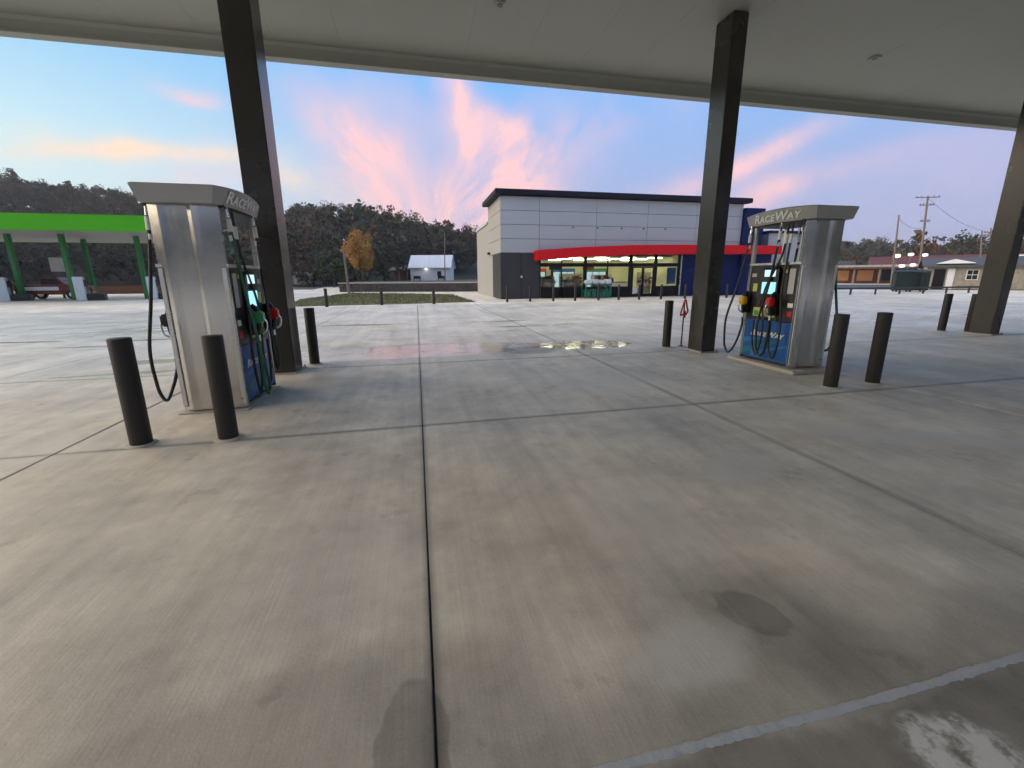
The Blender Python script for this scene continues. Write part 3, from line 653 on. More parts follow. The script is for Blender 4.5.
for a, b_ in ((0, 1), (1, 2), (2, 3), (3, 4), (6, 7)):
    sb('knee_panel', 'black_frame', MX[a]+.12, MX[b_]-.12, YF+.03, YF+.13, .02, ZSI)
    w_ = sb('window', 'glass', MX[a]+.03, MX[b_]-.03, YF+.07, YF+.08, ZSI+.01, ZT0-.01)
    sb('pane', 'glass', MX[a]+.03, MX[b_]-.03, YF+.07, YF+.08, ZT1+.01, 3.29)
sb('pane', 'glass', MX[4]+.15, MX[6]-.15, YF+.07, YF+.08, ZT1+.01, 3.29)
dm = (MX[4]+MX[6])/2
for a, b_ in ((MX[4]+.14, dm-.01), (dm+.01, MX[6]-.13)):
    d = MB().box(a, a+.09, YF+.04, YF+.10, .03, ZT0-.01).box(b_-.09, b_, YF+.04, YF+.10, .03, ZT0-.01).box(a+.09, b_-.09, YF+.04, YF+.10, ZT0-.10, ZT0-.01).box(a+.09, b_-.09, YF+.04, YF+.10, .03, .22).obj('door', 'black_frame', st)
    MB().box(a+.091, b_-.091, YF+.066, YF+.074, .221, ZT0-.101).obj('door_glass', 'glass', d)
    hx = b_-.14 if a < dm-.1 and b_ < dm+.1 else a+.14
    MB().tube([(hx, YF-.02, .85), (hx, YF-.02, 1.35)], .015, 8).obj('pull_handle', 'chrome', d, smooth=True)
sb('door_poster', 'bag_white', MX[4]+.25, MX[4]+.62, YF+.03, YF+.036, .34, .72)
sb('window_poster', 'brand_blue', MX[7]-.95, MX[7]-.2, YF+.09, YF+.10, .95, 2.2)
sb('downpipe', 'silver_trim', MX[7]+.08, MX[7]+.16, YF-.10, YF-.021, .05, 3.1)
# interior room
sb('shop_floor', 'interior_floor', W0-.1, W1+.1, YF+.17, 38.5, .0, .03); sb('shop_back_wall', 'interior_cream', W0-.1, W1+.1, 38.5, 38.6, .03, 3.5)
sb('shop_side_wall', 'interior_cream', W0-.2, W0-.1, YF+.31, 38.5, .03, 3.5); sb('shop_side_wall', 'interior_cream', W1+.1, W1+.2, YF+.31, 38.5, .03, 3.5); sb('shop_ceiling', 'interior_ceiling', W0-.1, W1+.1, YF+1.2, 38.5, 3.06, 3.10)
for x in np.linspace(W0+1.0, W1-1.0, 5):
    for y in (31.9, 34.2, 36.6):
        sb('ceiling_light', 'lamp_warm', x-.6, x+.6, y-.07, y+.07, 2.95, 3.0)
for k, (x, y, wd, hh, dc) in enumerate(((9.9, 32.4, 1.5, 1.55, 'under the left window'), (12.2, 33.0, 1.9, 1.75, 'behind the second window post'), (14.7, 32.6, 1.7, 1.65, 'left of the entrance doors'), (18.9, 33.2, 1.3, 1.85, 'right of the entrance doors'))):
    t = thing('display_shelf', f'loaded store shelf seen through the glass {dc}', 'shelf', (x, y, .03), 0, 'shelves inside the store')
    MB().box(-wd/2, wd/2, -.04, .04, 0, hh).obj('back_board', 'shelf_metal', t)
    for z in (.5, .9, 1.28):
        MB().box(-wd/2, wd/2, -.34, -.041, z, z+.03).obj('shelf_board', 'shelf_metal', t)
        for q in range(7):
            xx = -wd/2+.12+q*(wd-.24)/6
            if RNG.uniform() < .85: MB().box(xx-.09, xx+.09, -.30, -.08, z+.031, z+.031+random.uniform(.14, .32)).obj('goods_box', random.choice(['goods', 'goods', 'bag_white', 'black_plastic', 'nozzle_yellow', 'teal', 'maroon']), t)
for k, (x, dc) in enumerate(((10.6, 'left'), (13.4, 'middle'), (16.6, 'right'))):
    t = thing('drink_cooler', f'lit drink cooler against the store back wall, {dc} one', 'cooler', (x, 38.0, .03), 0, 'coolers inside the store')
    MB().box(-1.1, 1.1, 0, .45, 0, 2.25).obj('cabinet', 'black_frame', t)
    for q in range(3):
        MB().box(-1.0+q*.68, -.38+q*.68, -.02, -.002, .25, 1.95).obj('door_glass', 'cooler_lit', t)
    MB().box(-1.1, 1.1, -.03, -.001, 2.0, 2.24).obj('header', ('nozzle_red', 'brand_blue', 'dark_green')[k], t)
t = thing('sales_counter', 'pale sales counter with dark top inside the store by the doors', 'counter', (16.6, 34.5, .03))
MB().box(-1.4, 1.4, -.3, .3, 0, 1.0).obj('front', 'bag_white', t); MB().box(-1.45, 1.45, -.36, .36, 1.001, 1.06).obj('top', 'black_frame', t); MB().box(-.3, .1, -.1, .2, 1.061, 1.4).obj('register', 'black_plastic', t)
for k, x in enumerate((11.1, 14.0)):
    t = thing('hanging_sign', ('dark hanging sign inside the store, left one', 'dark hanging sign inside the store, right one')[k], 'sign', (x, 33.6, 2.1), 0, 'signs hanging in the store')
    MB().box(-.5, .5, -.02, .02, 0, .38).obj('board', ('black_frame', 'maroon')[k], t)
    for sx in (-.4, .4): MB().tube([(sx, 0, .38), (sx, 0, .96)], .01, 5).obj('cord', 'black_frame', t)
# potted dark things on the sill
for k, px_ in enumerate((554, 567)):
    x = fx(px_); t = thing('potted_plant', ('dark potted plant on the window sill, left one', 'dark potted plant on the window sill, right one')[k], 'plant', (x, YF+.32, ZSI), 0, 'plants in the store window')
    MB().lathe([(.09, 0), (.13, .2), (.12, .2)], 12).obj('pot', 'black_plastic', t)
    MB().box(-.5, .5, -.1, .2, -.78, -.002).obj('plinth', 'black_frame', t)
    V = []
    for q in range(60):
        a = random.uniform(0, 6.28); e = random.uniform(.3, 1.5); r = random.uniform(.1, .34); c = np.array((math.cos(a)*math.cos(e)*r, math.sin(a)*math.cos(e)*r*.6, .2+math.sin(e)*r))
        u = RNG.normal(size=3)*.04; v_ = RNG.normal(size=3)*.05; V.append([c-u, c+v_, c+u, c-v_])
    quads('leaves', np.array(V), 'leaf_green', t)
# teal merchandise cage with white bags on top
pa, pb = PY(583.5, 290, 29.2), PY(608.5, 290, 29.2)
t = thing('merchandise_cage', 'teal wire merchandise cage with white sacks on top before the store window', 'rack', ((pa.x+pb.x)/2, 29.15, 0)); hw = (pb.x-pa.x)/2
for sx in (-1, 1):
    for sy in (-.35, .35): MB().box(sx*hw-.03, sx*hw+.03, sy-.03, sy+.03, .002, 1.0).obj('corner_post', 'teal', t)
for z in (.12, .55, .97): MB().box(-hw, hw, -.33, .33, z, z+.035).obj('tray', 'teal', t)
for q in range(9): MB().box(-hw+.12+q*(2*hw-.24)/8-.012, -hw+.12+q*(2*hw-.24)/8+.012, -.375, -.355, .1, 1.0).obj('cage_bar', 'teal', t)
for q in range(5): MB().box(-hw+.1+q*.40, -hw+.44+q*.40, -.28, .28, .16, .50).obj('crate', 'teal' if q % 2 else 'dark_green', t, bevel=.02)
for q in range(4): MB().box(-hw+.08+q*.5, -hw+.54+q*.5, -.3, .3, 1.006, 1.30+.06*(q % 2)).obj('sack', 'bag_white', t, bevel=.07)

# ================================================================== LAWN, RETAINING WALL, FAR LEFT OF STORE
lp = [PG(286, 307), PG(476, 302), PG(452, 294.5), PG(352, 293), PG(300, 299.5)]
lawn = MB().add([(p.x, p.y, .012) for p in lp], [tuple(range(5))]).obj('lawn', 'lawn_soil'); tag(lawn, kind='structure')
poly = np.array([(p.x, p.y) for p in lp])
def inside(x, y):
    c = False; n = len(poly); j = n-1
    for i in range(n):
        if (poly[i][1] > y) != (poly[j][1] > y) and x < (poly[j][0]-poly[i][0])*(y-poly[i][1])/(poly[j][1]-poly[i][1])+poly[i][0]: c = not c
        j = i
    return c
V = []
mn, mx = poly.min(0), poly.max(0)
while len(V) < 9000:
    x, y = RNG.uniform(mn[0], mx[0]), RNG.uniform(mn[1], mx[1])
    if not inside(x, y): continue
    a = RNG.uniform(0, 6.28); h = RNG.uniform(.04, .11); l = RNG.normal(size=2)*.03; ww = .018
    dx_, dy_ = math.cos(a)*ww, math.sin(a)*ww
    V.append([(x-dx_, y-dy_, .012), (x+dx_, y+dy_, .012), (x+l[0]+dx_*.3, y+l[1]+dy_*.3, .012+h), (x+l[0]-dx_*.3, y+l[1]-dy_*.3, .012+h)])
tag(quads('grass', np.array(V), 'grass'), 'short olive green grass on the lawn beside the store', 'grass', kind='stuff')
# stone retaining wall: rows of rough stones
A = Vector((-8.6, 51.5, 0)); B = Vector((16, 44.2, 0)); dW = (B-A).normalized(); nW = Vector((dW.y, -dW.x, 0))
rw = thing('retaining_wall', 'low dark stone retaining wall along the back of the lawn', 'wall', tuple(A), math.atan2(dW.y, dW.x))
LW = (B-A).length
MB().box(0, LW, .06, .5, 0, .93).obj('core', 'soil', rw); MB().box(-.05, LW+.05, -.05, .55, .935, 1.03).obj('coping', 'kerb_concrete', rw)
stone = [MB().box(-.5, .5, -.06, .06, -.5, .5).mesh('stone', 'stone_wall', bevel=.035) for _ in range(3)]
z = .02
for hrow in (.30, .32, .29):
    x = random.uniform(0, .3)
    while x < LW-.2:
        wd = random.uniform(.45, .95); o = link('stone', random.choice(stone), rw, (x+wd/2, random.uniform(-.01, .03), z+hrow/2)); o.scale = (wd-.03, random.uniform(.9, 1.4), hrow-.03)
        x += wd
    z += hrow
# terrace behind the wall
ter = MB(); a0 = A+nW*-.5; b0 = B+nW*-.5
ter.add([(a0.x, a0.y, .93), (b0.x, b0.y, .93), (60, 130, .93), (-14, 130, .93), (a0.x, a0.y, -.02), (-14, 130, -.02)], [(0, 1, 2, 3), (0, 3, 5, 4)])
tag(ter.obj('terrace', 'soil'), kind='structure')

# ================================================================== TREES
def crown(n, c, r, size, rng, squash=1.0, clumps=26):
    """leaf quads in clumps through an ellipsoid; returns (m,4,3)"""
    k = clumps; d = rng.normal(size=(k, 3)); d /= np.linalg.norm(d, axis=1)[:, None]
    cc = d*(rng.uniform(.35, 1.0, size=(k, 1))**.6)*np.array(r)*rng.uniform(.75, 1.1, size=(k, 1))
    idx = rng.integers(0, k, n); cr = rng.uniform(.20, .40, k)
    o = rng.normal(size=(n, 3)); o /= np.linalg.norm(o, axis=1)[:, None]
    p = np.array(c)+cc[idx]+o*(rng.uniform(0, 1, (n, 1))**.5)*cr[idx][:, None]*np.mean(r)
    u = rng.normal(size=(n, 3)); u /= np.linalg.norm(u, axis=1)[:, None]
    v = np.cross(u, rng.normal(size=(n, 3))); v /= np.linalg.norm(v, axis=1)[:, None]
    s = rng.uniform(.6, 1.4, (n, 1))*size
    return np.stack([p-u*s, p+v*s*.7, p+u*s, p-v*s*.7], 1)
def limbs(c0, c1, r, rng, n=7, r0=.2):
    b = MB(); H = Vector(c1)-Vector(c0)
    b.tube([Vector(c0), Vector(c0)+H*.4+Vector((.1, 0, 0)), Vector(c0)+H*.9], [r0, r0*.75, r0*.3], 8)
    for k in range(n):
        s = Vector(c0)+H*rng.uniform(.35, .8); d = rng.normal(size=3); e = Vector(c1)+Vector((d[0]*r[0]*.5, d[1]*r[1]*.5, abs(d[2])*r[2]*.35))
        b.tube([s, s.lerp(e, .5)+Vector((0, 0, .15*r[2]*.3)), e], [r0*.4, r0*.25, r0*.08], 6)
    return b
def tree(name, label, base, h, rx, m, n, size, group=None, cf=.62, rz_=None, clumps=26):
    t = thing(name, label, 'tree', tuple(base), 0, group); rz = rz_ or h*.40
    limbs((0, 0, -.1), (0, 0, h*cf), (rx, rx, rz), RNG, r0=max(.08, h*.018)).obj('trunk', 'bark', t, smooth=True)
    quads('crown', crown(n, (0, 0, h-rz), (rx, rx, rz), size, RNG, clumps=clumps), m, t)
    return t
# autumn tree
p = PD(363, 283, 62); p.z = .93
tree('autumn_tree', 'small orange autumn tree behind the lawn beside a leaning pole', (p.x, p.y, .93), 7.2, 2.15, 'leaf_orange', 8000, .12, cf=.60, rz_=2.9, clumps=62)
p = PD(334, 283, 70)
tree('green_tree', 'dark green leafy tree just left of the orange autumn tree', (p.x, p.y, 0), 6.0, 2.6, 'leaf_green', 3200, .22)
# wooded hills: ridge profile read off the photograph (pixel, crown-top height, distance)
RIDGE = [(-420, 170, 330), (-200, 165, 320), (-60, 176, 300), (0, 176, 300), (60, 186, 280), (130, 193, 260), (200, 200, 230), (285, 209, 190), (340, 206, 175), (385, 211, 175), (425, 224, 185), (475, 231, 200), (540, 238, 230), (700, 246, 300), (800, 244, 360), (850, 240, 380), (882, 237, 370), (905, 247, 350), (945, 241, 330), (985, 240, 320), (1030, 238, 320), (1150, 236, 320), (1500, 225, 320)]
def ridge_at(px_):
    for (a, b_, c), (d, e, f) in zip(RIDGE, RIDGE[1:]):
        if a <= px_ <= d:
            k = (px_-a)/(d-a); return b_+(e-b_)*k, c+(f-c)*k
TREE_H = 12.0
hv = []; NS = 90; prof = [(.42, 0.0), (.5, .06), (.62, .30), (.76, .66), (.9, .92), (1.0, 1.0), (1.25, .8), (1.7, .4)]
colsx = np.linspace(-420, 1500, NS)
for x in colsx:
    y, Dd = ridge_at(x); r = ray(x, y).normalized(); hz = math.hypot(r.x, r.y); top = CAM_H+Dd*r.z/hz
    for kk, hh in prof: hv.append((r.x/hz*Dd*kk, r.y/hz*Dd*kk, -1.5+max(.5, (top-TREE_H+1.5))*hh))
NP_ = len(prof)
hm = MB().add(hv, [(i*NP_+k, (i+1)*NP_+k, (i+1)*NP_+k+1, i*NP_+k+1) for i in range(NS-1) for k in range(NP_-1)]).obj('hills', 'hill_soil', smooth=True); tag(hm, kind='structure')
def hill_point(x, kk):
    y, Dd = ridge_at(x); r = ray(x, y).normalized(); hz = math.hypot(r.x, r.y); top = CAM_H+Dd*r.z/hz
    hh = np.interp(kk, [q[0] for q in prof], [q[1] for q in prof])
    return np.array((r.x/hz*Dd*kk, r.y/hz*Dd*kk, -1.5+max(.5, (top-TREE_H+1.5))*hh)), Dd
VA, VB, VC, VD = [], [], [], []
for k in range(760):
    if k < 520: x = RNG.uniform(-60, 495) if k < 430 else RNG.uniform(820, 1060)
    else: x = RNG.uniform(-400, 1400)
    kk = RNG.uniform(.46, 1.03)
    if 470 < x < 830: kk = max(kk, RNG.uniform(.85, 1.0))
    if 385 < x < 480: kk = max(kk, RNG.uniform(.62, .75))
    c, Dd = hill_point(x, kk); h = RNG.uniform(.65, 1.12)*TREE_H; r = RNG.uniform(.30, .44)*h
    n = 950 if k < 520 else 150
    q = crown(n, c+np.array((0, 0, h*.56)), (r, r, h*.46), RNG.uniform(.22, .34)*(1 if k < 520 else 3.0), RNG, clumps=14)
    u_ = RNG.uniform(); (VA if u_ < .50 else VB if u_ < .76 else VC if u_ < .90 else VD).append(q)
tag(quads('woodland', np.concatenate(VA), 'leaf_dark'), 'dark evergreen and bare woodland covering the hillside', 'woodland', kind='stuff')
tag(quads('bare_woodland', np.concatenate(VB), 'leaf_brown'), 'brownish bare woodland mixed over the hillside', 'woodland', kind='stuff')
tag(quads('autumn_woodland', np.concatenate(VC), 'leaf_rust'), 'rust coloured autumn woodland dotted over the hillside', 'woodland', kind='stuff')
tag(quads('green_woodland', np.concatenate(VD), 'leaf_olive'), 'olive green woodland dotted over the hillside', 'woodland', kind='stuff')
# unseen hills added behind the camera, dark for the stainless to mirror
bv = []
for k in range(61):
    a_ = rad(96+k*3.6)
    for kk, hh in ((70, -1), (95, 7+2*math.sin(k*1.7)), (130, 20+4*math.sin(k*.9)+3*math.sin(k*2.3)), (400, 4)): bv.append((kk*math.sin(a_), kk*math.cos(a_), hh))
tag(MB().add(bv, [(i*4+k, (i+1)*4+k, (i+1)*4+k+1, i*4+k+1) for i in range(60) for k in range(3)]).obj('added_back_hills', 'hill_soil'), kind='structure')
# trees that stand out on the skyline
SK = [(297, .98), (318, 1.0), (342, 1.0), (352, 1.02), (368, 1.0), (383, .99), (396, 1.0), (408, 1.0), (428, 1.0), (447, .99), (462, 1.0)]
for k, (x, kk) in enumerate(SK):
    c, Dd = hill_point(x, kk)
    tree('ridge_tree', f'tall dark tree on the ridge skyline, {ORD[k]} from the left column', c, RNG.uniform(10, 13), RNG.uniform(2.6, 3.8), 'leaf_dark', 1900, .26, 'trees on the ridge skyline', clumps=18)
for k, x in enumerate((12, 32, 62, 78, 100, 118)):
    c, Dd = hill_point(x, 1.0)
    tree('ridge_tree', f'hazy ridge tree above the green canopy, {ORD[k]} from the left edge', c, RNG.uniform(12, 15.5), RNG.uniform(3.0, 4.4), 'leaf_brown', 1500, .34, 'trees on the far left ridge', clumps=16)

# ================================================================== WHITE HOUSE, DRIVE, TRAILER, POLE
HZ = .93; HD = 84.0
a = PD(411, 281, HD); b_ = PD(450, 281, HD); hw = (b_-a).length
ang = math.atan2(b_.y-a.y, b_.x-a.x)
t = thing('white_house', 'white house with pale metal gable roof beyond the stone wall', 'house', (a.x, a.y, HZ), ang)
MB().box(0, hw, 0, 6, 0, 2.5).obj('wall', 'house_white', t)
MB().prismx([(-.5, 2.4), (3, 4.9), (6.5, 2.4), (6.5, 2.55), (3, 5.08), (-.5, 2.55)], -.4, hw+.4).obj('roof', 'metal_roof', t)
for q in range(12): MB().prismx([(-.51, 2.56), (2.98, 5.08), (2.98, 5.13), (-.51, 2.61)], -.4+q*(hw+.8)/11.2, -.36+q*(hw+.8)/11.2).obj('roof_rib', 'metal_roof', t)
for sx in (0, hw): MB().prismx([(0, 2.5), (6, 2.5), (3, 4.7)], sx+(.02 if sx else -.06), sx+(.06 if sx else -.02)).obj('gable', 'house_white', t)
MB().box(hw*.36, hw*.36+1.1, -.04, -.002, .02, 2.05).obj('door', 'house_white', t); MB().box(hw*.68, hw*.68+.8, -.04, -.002, .9, 1.8).obj('window', 'car_glass', t)
lm = MB().lathe([(.02, -.12), (.14, -.1), (.14, .1), (.02, .12)], 12, (hw*.34+.5, -.16, 2.3)).obj('wall_lamp', 'house_lamp', t)
pl = bpy.data.lights.new('wall_lamp_light', 'POINT'); pl.energy = 4; pl.color = (1, .97, .9); pl.shadow_soft_size = .2
po = bpy.data.objects.new('wall_lamp_light', pl); COL.objects.link(po); po.parent = t; po.location = (hw*.34+.5, -.6, 2.2)
t2 = thing('porch_annex', 'small tan lean-to porch on the left end of the white house', 'porch', (a.x, a.y, HZ), ang)
MB().prismx([(-.6, 2.0), (4, 3.0), (4, 3.12), (-.6, 2.12)], -4.2, -.45).obj('roof', 'wood_pole', t2)
for x in (-4.0, -2.2, -.6): MB().box(x-.07, x+.07, -.4, -.26, 0, 2.03).obj('post', 'wood_pole', t2)
MB().box(-3.9, -.6, 2.0, 2.2, 0, 2.5).obj('back_wall', 'brick', t2)
for k, (x, lab) in enumerate(((1.4, 'dark garden bench against the white house wall'), (hw-1.6, 'dark garden bench near the right end of the white house'))):
    c = Matrix.Rotation(ang, 4, 'Z') @ Vector((x, -.8, 0)); t3 = thing('garden_bench', lab, 'bench', (a.x+c.x, a.y+c.y, HZ), ang, 'benches by the white house')
    MB().box(-.7, .7, -.25, .25, .4, .46).obj('seat', 'black_frame', t3); MB().box(-.7, .7, .22, .27, .46, .9).obj('backrest', 'black_frame', t3)
    for lx in (-.6, .6): MB().box(lx-.04, lx+.04, -.22, .22, 0, .4).obj('leg', 'black_frame', t3)
def pole(label, base, top, r=.13, arms=(), name='utility_pole', lean=None):
    t = thing(name, label, 'pole', tuple(base)); d = Vector(top)-Vector(base)
    MB().tube([Vector((0, 0, -.2)), d*.5, d], [r, r*.85, r*.65], 10).obj('shaft', 'wood_pole', t, smooth=True)
    for hh, ln, dirn in arms:
        c = d*hh; e = Vector(dirn).normalized()*ln/2
        MB().tube([c-e, c+e], .06, 6).obj('crossarm', 'wood_pole', t)
        for k in (-.9, -.5, .5, .9): MB().lathe([(.03, 0), (.06, .05), (.06, .14), (.03, .18)], 8, tuple(c+e*k+Vector((0, 0, .06)))).obj('insulator', 'fixture_grey', t)
    return t
b_ = PG(349, 293); tp = PD(343.5, 249, b_.y/ray(343.5, 249).y)
pole('bare leaning wooden pole left of the orange autumn tree', b_, tp, .14)
b_ = PD(445, 281, 80); b_.z = .93; tp = PD(444.5, 232, 80)
pole('thin dark utility pole in front of the white house', b_, tp, .12)
# box trailer beyond the drive
a = PD(288, 284.5, 75); b2 = PD(316, 284, 75); a.z = b2.z = 0; L_ = (b2-a).length; ang = math.atan2(b2.y-a.y, b2.x-a.x)
t = thing('box_trailer', 'cream box trailer with dark end parked beyond the drive', 'trailer', tuple(a), ang)
MB().box(1.2, L_, 0, 2.4, .45, 2.6).obj('box', 'cream_render', t, bevel=.04); MB().box(-.6, 1.19, .02, 2.38, .45, 2.55).obj('cab_end', 'fixture_grey', t, bevel=.04)
MB().box(.2, 2.4, -.03, -.005, 2.0, 2.4).obj('blue_stripe', 'navy', t)
for x in (.3, L_-1.4, L_-.5): MB().prismy([(x+.42*math.cos(q*.524), .43+.42*math.sin(q*.524)) for q in range(12)], -.02, .25).obj('wheel', 'tyre', t)

# ================================================================== GREEN CANOPY STATION
YG = 36.5
zt_ = PY(70, 214, YG).z; zb_ = PY(70, 230.5, YG).z; xr_ = PY(150, 215, YG).x
gc = thing('green_canopy', 'bright lime green canopy of the neighbouring fuel station on green posts', 'canopy', (0, 0, 0))
MB().box(-75, xr_, YG, YG+.25, zb_, zt_).obj('fascia', 'lime_green', gc, bevel=.02); MB().box(xr_-.25, xr_, YG+.252, 48.4, zb_, zt_).obj('fascia', 'lime_green', gc)
MB().box(-75, xr_-.26, 48.2, 48.4, zb_, zt_).obj('fascia', 'lime_green', gc)
MB().box(-75, xr_-.26, YG+.26, 48.19, zb_+.02, zb_+.16).obj('soffit', 'gutter_grey', gc)
for px_, py_ in ((24, 300.5), (76, 300), (96, 297.5), (148, 298.5)):
    b_ = PG(px_, py_); MB().box(b_.x-.15, b_.x+.15, b_.y-.15, b_.y+.15, .001, zb_+.018).obj('post', 'dark_green', gc, bevel=.02)
for px_, py_, lab in ((8, 301, 'white and green fuel pump at the left edge under the green canopy'), (84, 300.5, 'white and green fuel pump right of the maroon truck under the green canopy'), (155, 299, 'white fuel pump at the right end of the green canopy')):
    b_ = PG(px_, py_); t = thing('old_fuel_pump', lab, 'fuel pump', (b_.x, b_.y, 0), rad(20), 'pumps under the green canopy')
    MB().box(-.28, .28, -.5, .0, .0, 1.75).obj('housing', 'pump_white', t, bevel=.03); MB().box(-.26, .26, .01, .5, 0, 1.65).obj('cabinet', 'dark_green', t, bevel=.03)
    MB().box(.285, .30, -.4, .4, 1.0, 1.5).obj('display', 'black_plastic', t); MB().box(.29, 1.3, -.4, .4, .0, .5).obj('waste_bin', 'black_plastic', t, bevel=.03)
    MB().tube(bez([(.3, .2, 1.5), (.5, .2, 1.0), (.5, .3, .4), (.4, .4, .9)], 6), .03, 6).obj('hose', 'rubber', t)
# maroon pickup
b_ = PG(52, 299.5)
t = thing('pickup_truck', 'maroon pickup truck with white side panels under the green canopy', 'truck', (b_.x, b_.y+.6, 0), rad(10))
body = [(-2.0, .45), (2.1, .45), (2.15, .95), (1.9, 1.08), (.95, 1.15), (-2.05, 1.15)]
MB().prismy(body, -.9, .9).obj('body', 'maroon', t, bevel=.04)
MB().prismy([(-.55, 1.14), (1.0, 1.14), (.55, 1.72), (-.45, 1.74)], -.78, .78).obj('cab', 'maroon', t, bevel=.05)
MB().prismy([(-.42, 1.2), (.82, 1.2), (.48, 1.64), (-.38, 1.66)], -.80, -.781).obj('side_window', 'car_glass', t)
MB().box(-1.6, .6, -.93, -.905, .72, 1.0).obj('side_panel', 'white_paint', t); MB().box(-2.10, -2.02, -.85, .85, .5, .72).obj('bumper', 'chrome', t)
MB().box(2.16, 2.24, -.85, .85, .48, .68).obj('bumper', 'chrome', t)
for x in (-1.3, 1.35):
    for y in (-.92, .70): 
        wl = MB().prismy([(x+.38*math.cos(q*.393), .385+.38*math.sin(q*.393)) for q in range(16)], y, y+.22).obj('wheel', 'tyre', t); MB().prismy([(x+.2*math.cos(q*.524), .385+.2*math.sin(q*.524)) for q in range(12)], y-.012, y-.002).obj('rim', 'chrome', wl)
p = PD(57, 265, 36.5/ray(57, 265).y*1.2)
t = thing('price_sign', 'small white sign board on a post behind the maroon truck', 'sign', (p.x, p.y, 0), rad(25))
MB().box(-.08, .08, -.05, .05, 0, p.z-.6).obj('post', 'fixture_grey', t); MB().box(-.42, .42, -.06, .06, p.z-.55, p.z+.6).obj('board', 'house_white', t, bevel=.02)
tag(MB().box(-44, -15, 55, 55.5, 0, .85).obj('boundary_wall', 'brick'), 'low brown wall behind the green canopy', 'wall')

# ================================================================== RIGHT SIDE
rg = Vector((math.cos(rad(-35)), math.sin(rad(-35)), 0))
def rel(px_, py_, D): p = PD(px_, py_, D); return p
RA = rad(-42)
# dumpsters
for k, (px_, wd, lab) in enumerate(((894, 1.42, 'left one of two dark green dumpsters beside the road'), (908, 1.42, 'right one of two dark green dumpsters beside the road'))):
    p = PD(px_, 290.5, 39.0)
    t = thing('dumpster', lab, 'dumpster', (p.x, p.y, 0), RA, 'dark green dumpsters')
    MB().prismy([(0, .12), (wd-.05, .12), (wd-.05, 1.75), (0, 1.75)], 0, 1.5).obj('bin', 'dumpster_green', t, bevel=.03)
    MB().prismx([(-.08, 1.76), (1.55, 1.95), (1.55, 2.0), (-.08, 1.82)], -.02, wd-.03).obj('lid', 'dumpster_green', t)
    for x in (.25, wd/2, wd-.3): MB().box(x-.04, x+.04, -.06, -.001, .2, 1.7).obj('rib', 'dumpster_green', t)
    for x in (.2, wd-.25):
        for y in (.2, 1.3): MB().lathe([(.08, 0), (.08, .118)], 10, (x, y, .0)).obj('caster', 'tyre', t)
# pipe rail
a = PD(822, 291.5, 33.0); b_ = PD(985, 292.5, 36.0); a.z = b_.z = 0; L_ = (b_-a).length
t = thing('guard_rail', 'low brown pipe guard rail along the far edge of the right lot', 'rail', tuple(a), math.atan2(b_.y-a.y, b_.x-a.x))
MB().box(0, L_, -.05, .05, .42, .56).obj('rail', 'steel_rail', t, bevel=.01)
for x in np.arange(.3, L_, 2.4): MB().box(x-.05, x+.05, -.049, .049, 0, .419).obj('post', 'steel_rail', t)
# stone house
p = PD(924, 289, 46.0)
t = thing('stone_cottage', 'small fieldstone cottage with grey roof and white window behind the dumpsters', 'house', (p.x, p.y, 0), rad(-52))
MB().box(0, 9.5, 0, 5, 0, 2.45).obj('wall', 'field_stone', t)
for zr in range(7):
    x = random.uniform(0, .3)
    while x < 9.0:
        wd = random.uniform(.35, .8)
        if not (2.7 < x+wd/2 < 4.1 and 2 <= zr <= 5) and not (.3 < x+wd/2 < 2.4): MB().box(x+.02, x+wd-.02, -.05, -.001, zr*.34+.03, zr*.34+.34).obj('stone', 'field_stone', t)
        x += wd
MB().prismx([(-.6, 2.30), (2.5, 3.15), (5.6, 2.30), (5.6, 2.45), (2.5, 3.35), (-.6, 2.45)], -.5, 10).obj('roof', 'slate_roof', t)
wn = MB().box(2.95, 3.85, -.08, -.052, .95, 2.0).obj('window', 'white_paint', t)
for q in range(2):
    for r_ in range(2): MB().box(3.02+q*.40, 3.38+q*.40, -.09, -.081, 1.03+r_*.49, 1.46+r_*.49).obj('pane', 'car_glass', wn)
MB().box(.5, 1.4, -.07, -.052, .02, 2.1).obj('door', 'black_frame', t); MB().box(1.55, 2.1, -.07, -.052, .02, 2.15).obj('door_trim', 'white_paint', t)
MB().prismy([(.6, 2.72), (1.9, 3.1), (3.4, 2.72), (3.4, 2.66), (.6, 2.66)], -.5, .8).obj('porch_gable', 'white_paint', t)
# strip of shops with warm light
p = PD(826, 283, 78.0)
t = thing('strip_mall', 'low brick strip of shops with orange lit porch at the far right', 'building', (p.x, p.y, -.1), rad(-50))
MB().box(0, 22, 4, 12, 0, 3.0).obj('wall', 'brick', t); MB().box(-.6, 22.5, -.4, 12.5, 3.0, 3.35).obj('roof', 'silver_trim', t); MB().box(-.62, 22.52, -.42, -.401, 2.7, 3.0).obj('fascia', 'brick', t)
for q in range(7): MB().box(.2+q*3.5, .5+q*3.5, 0, .3, 0, 2.69).obj('porch_post', 'wood_pole', t)
for q in range(6):
    MB().box(.9+q*3.5, 3.2+q*3.5, 3.93, 3.99, .6, 2.5).obj('shop_window', 'shop_lit' if q in (0, 1) else 'car_glass', t)
MB().box(-10, 4, 9, 20, 2.2, 4.4).obj('rear_block', 'slate_roof', t)
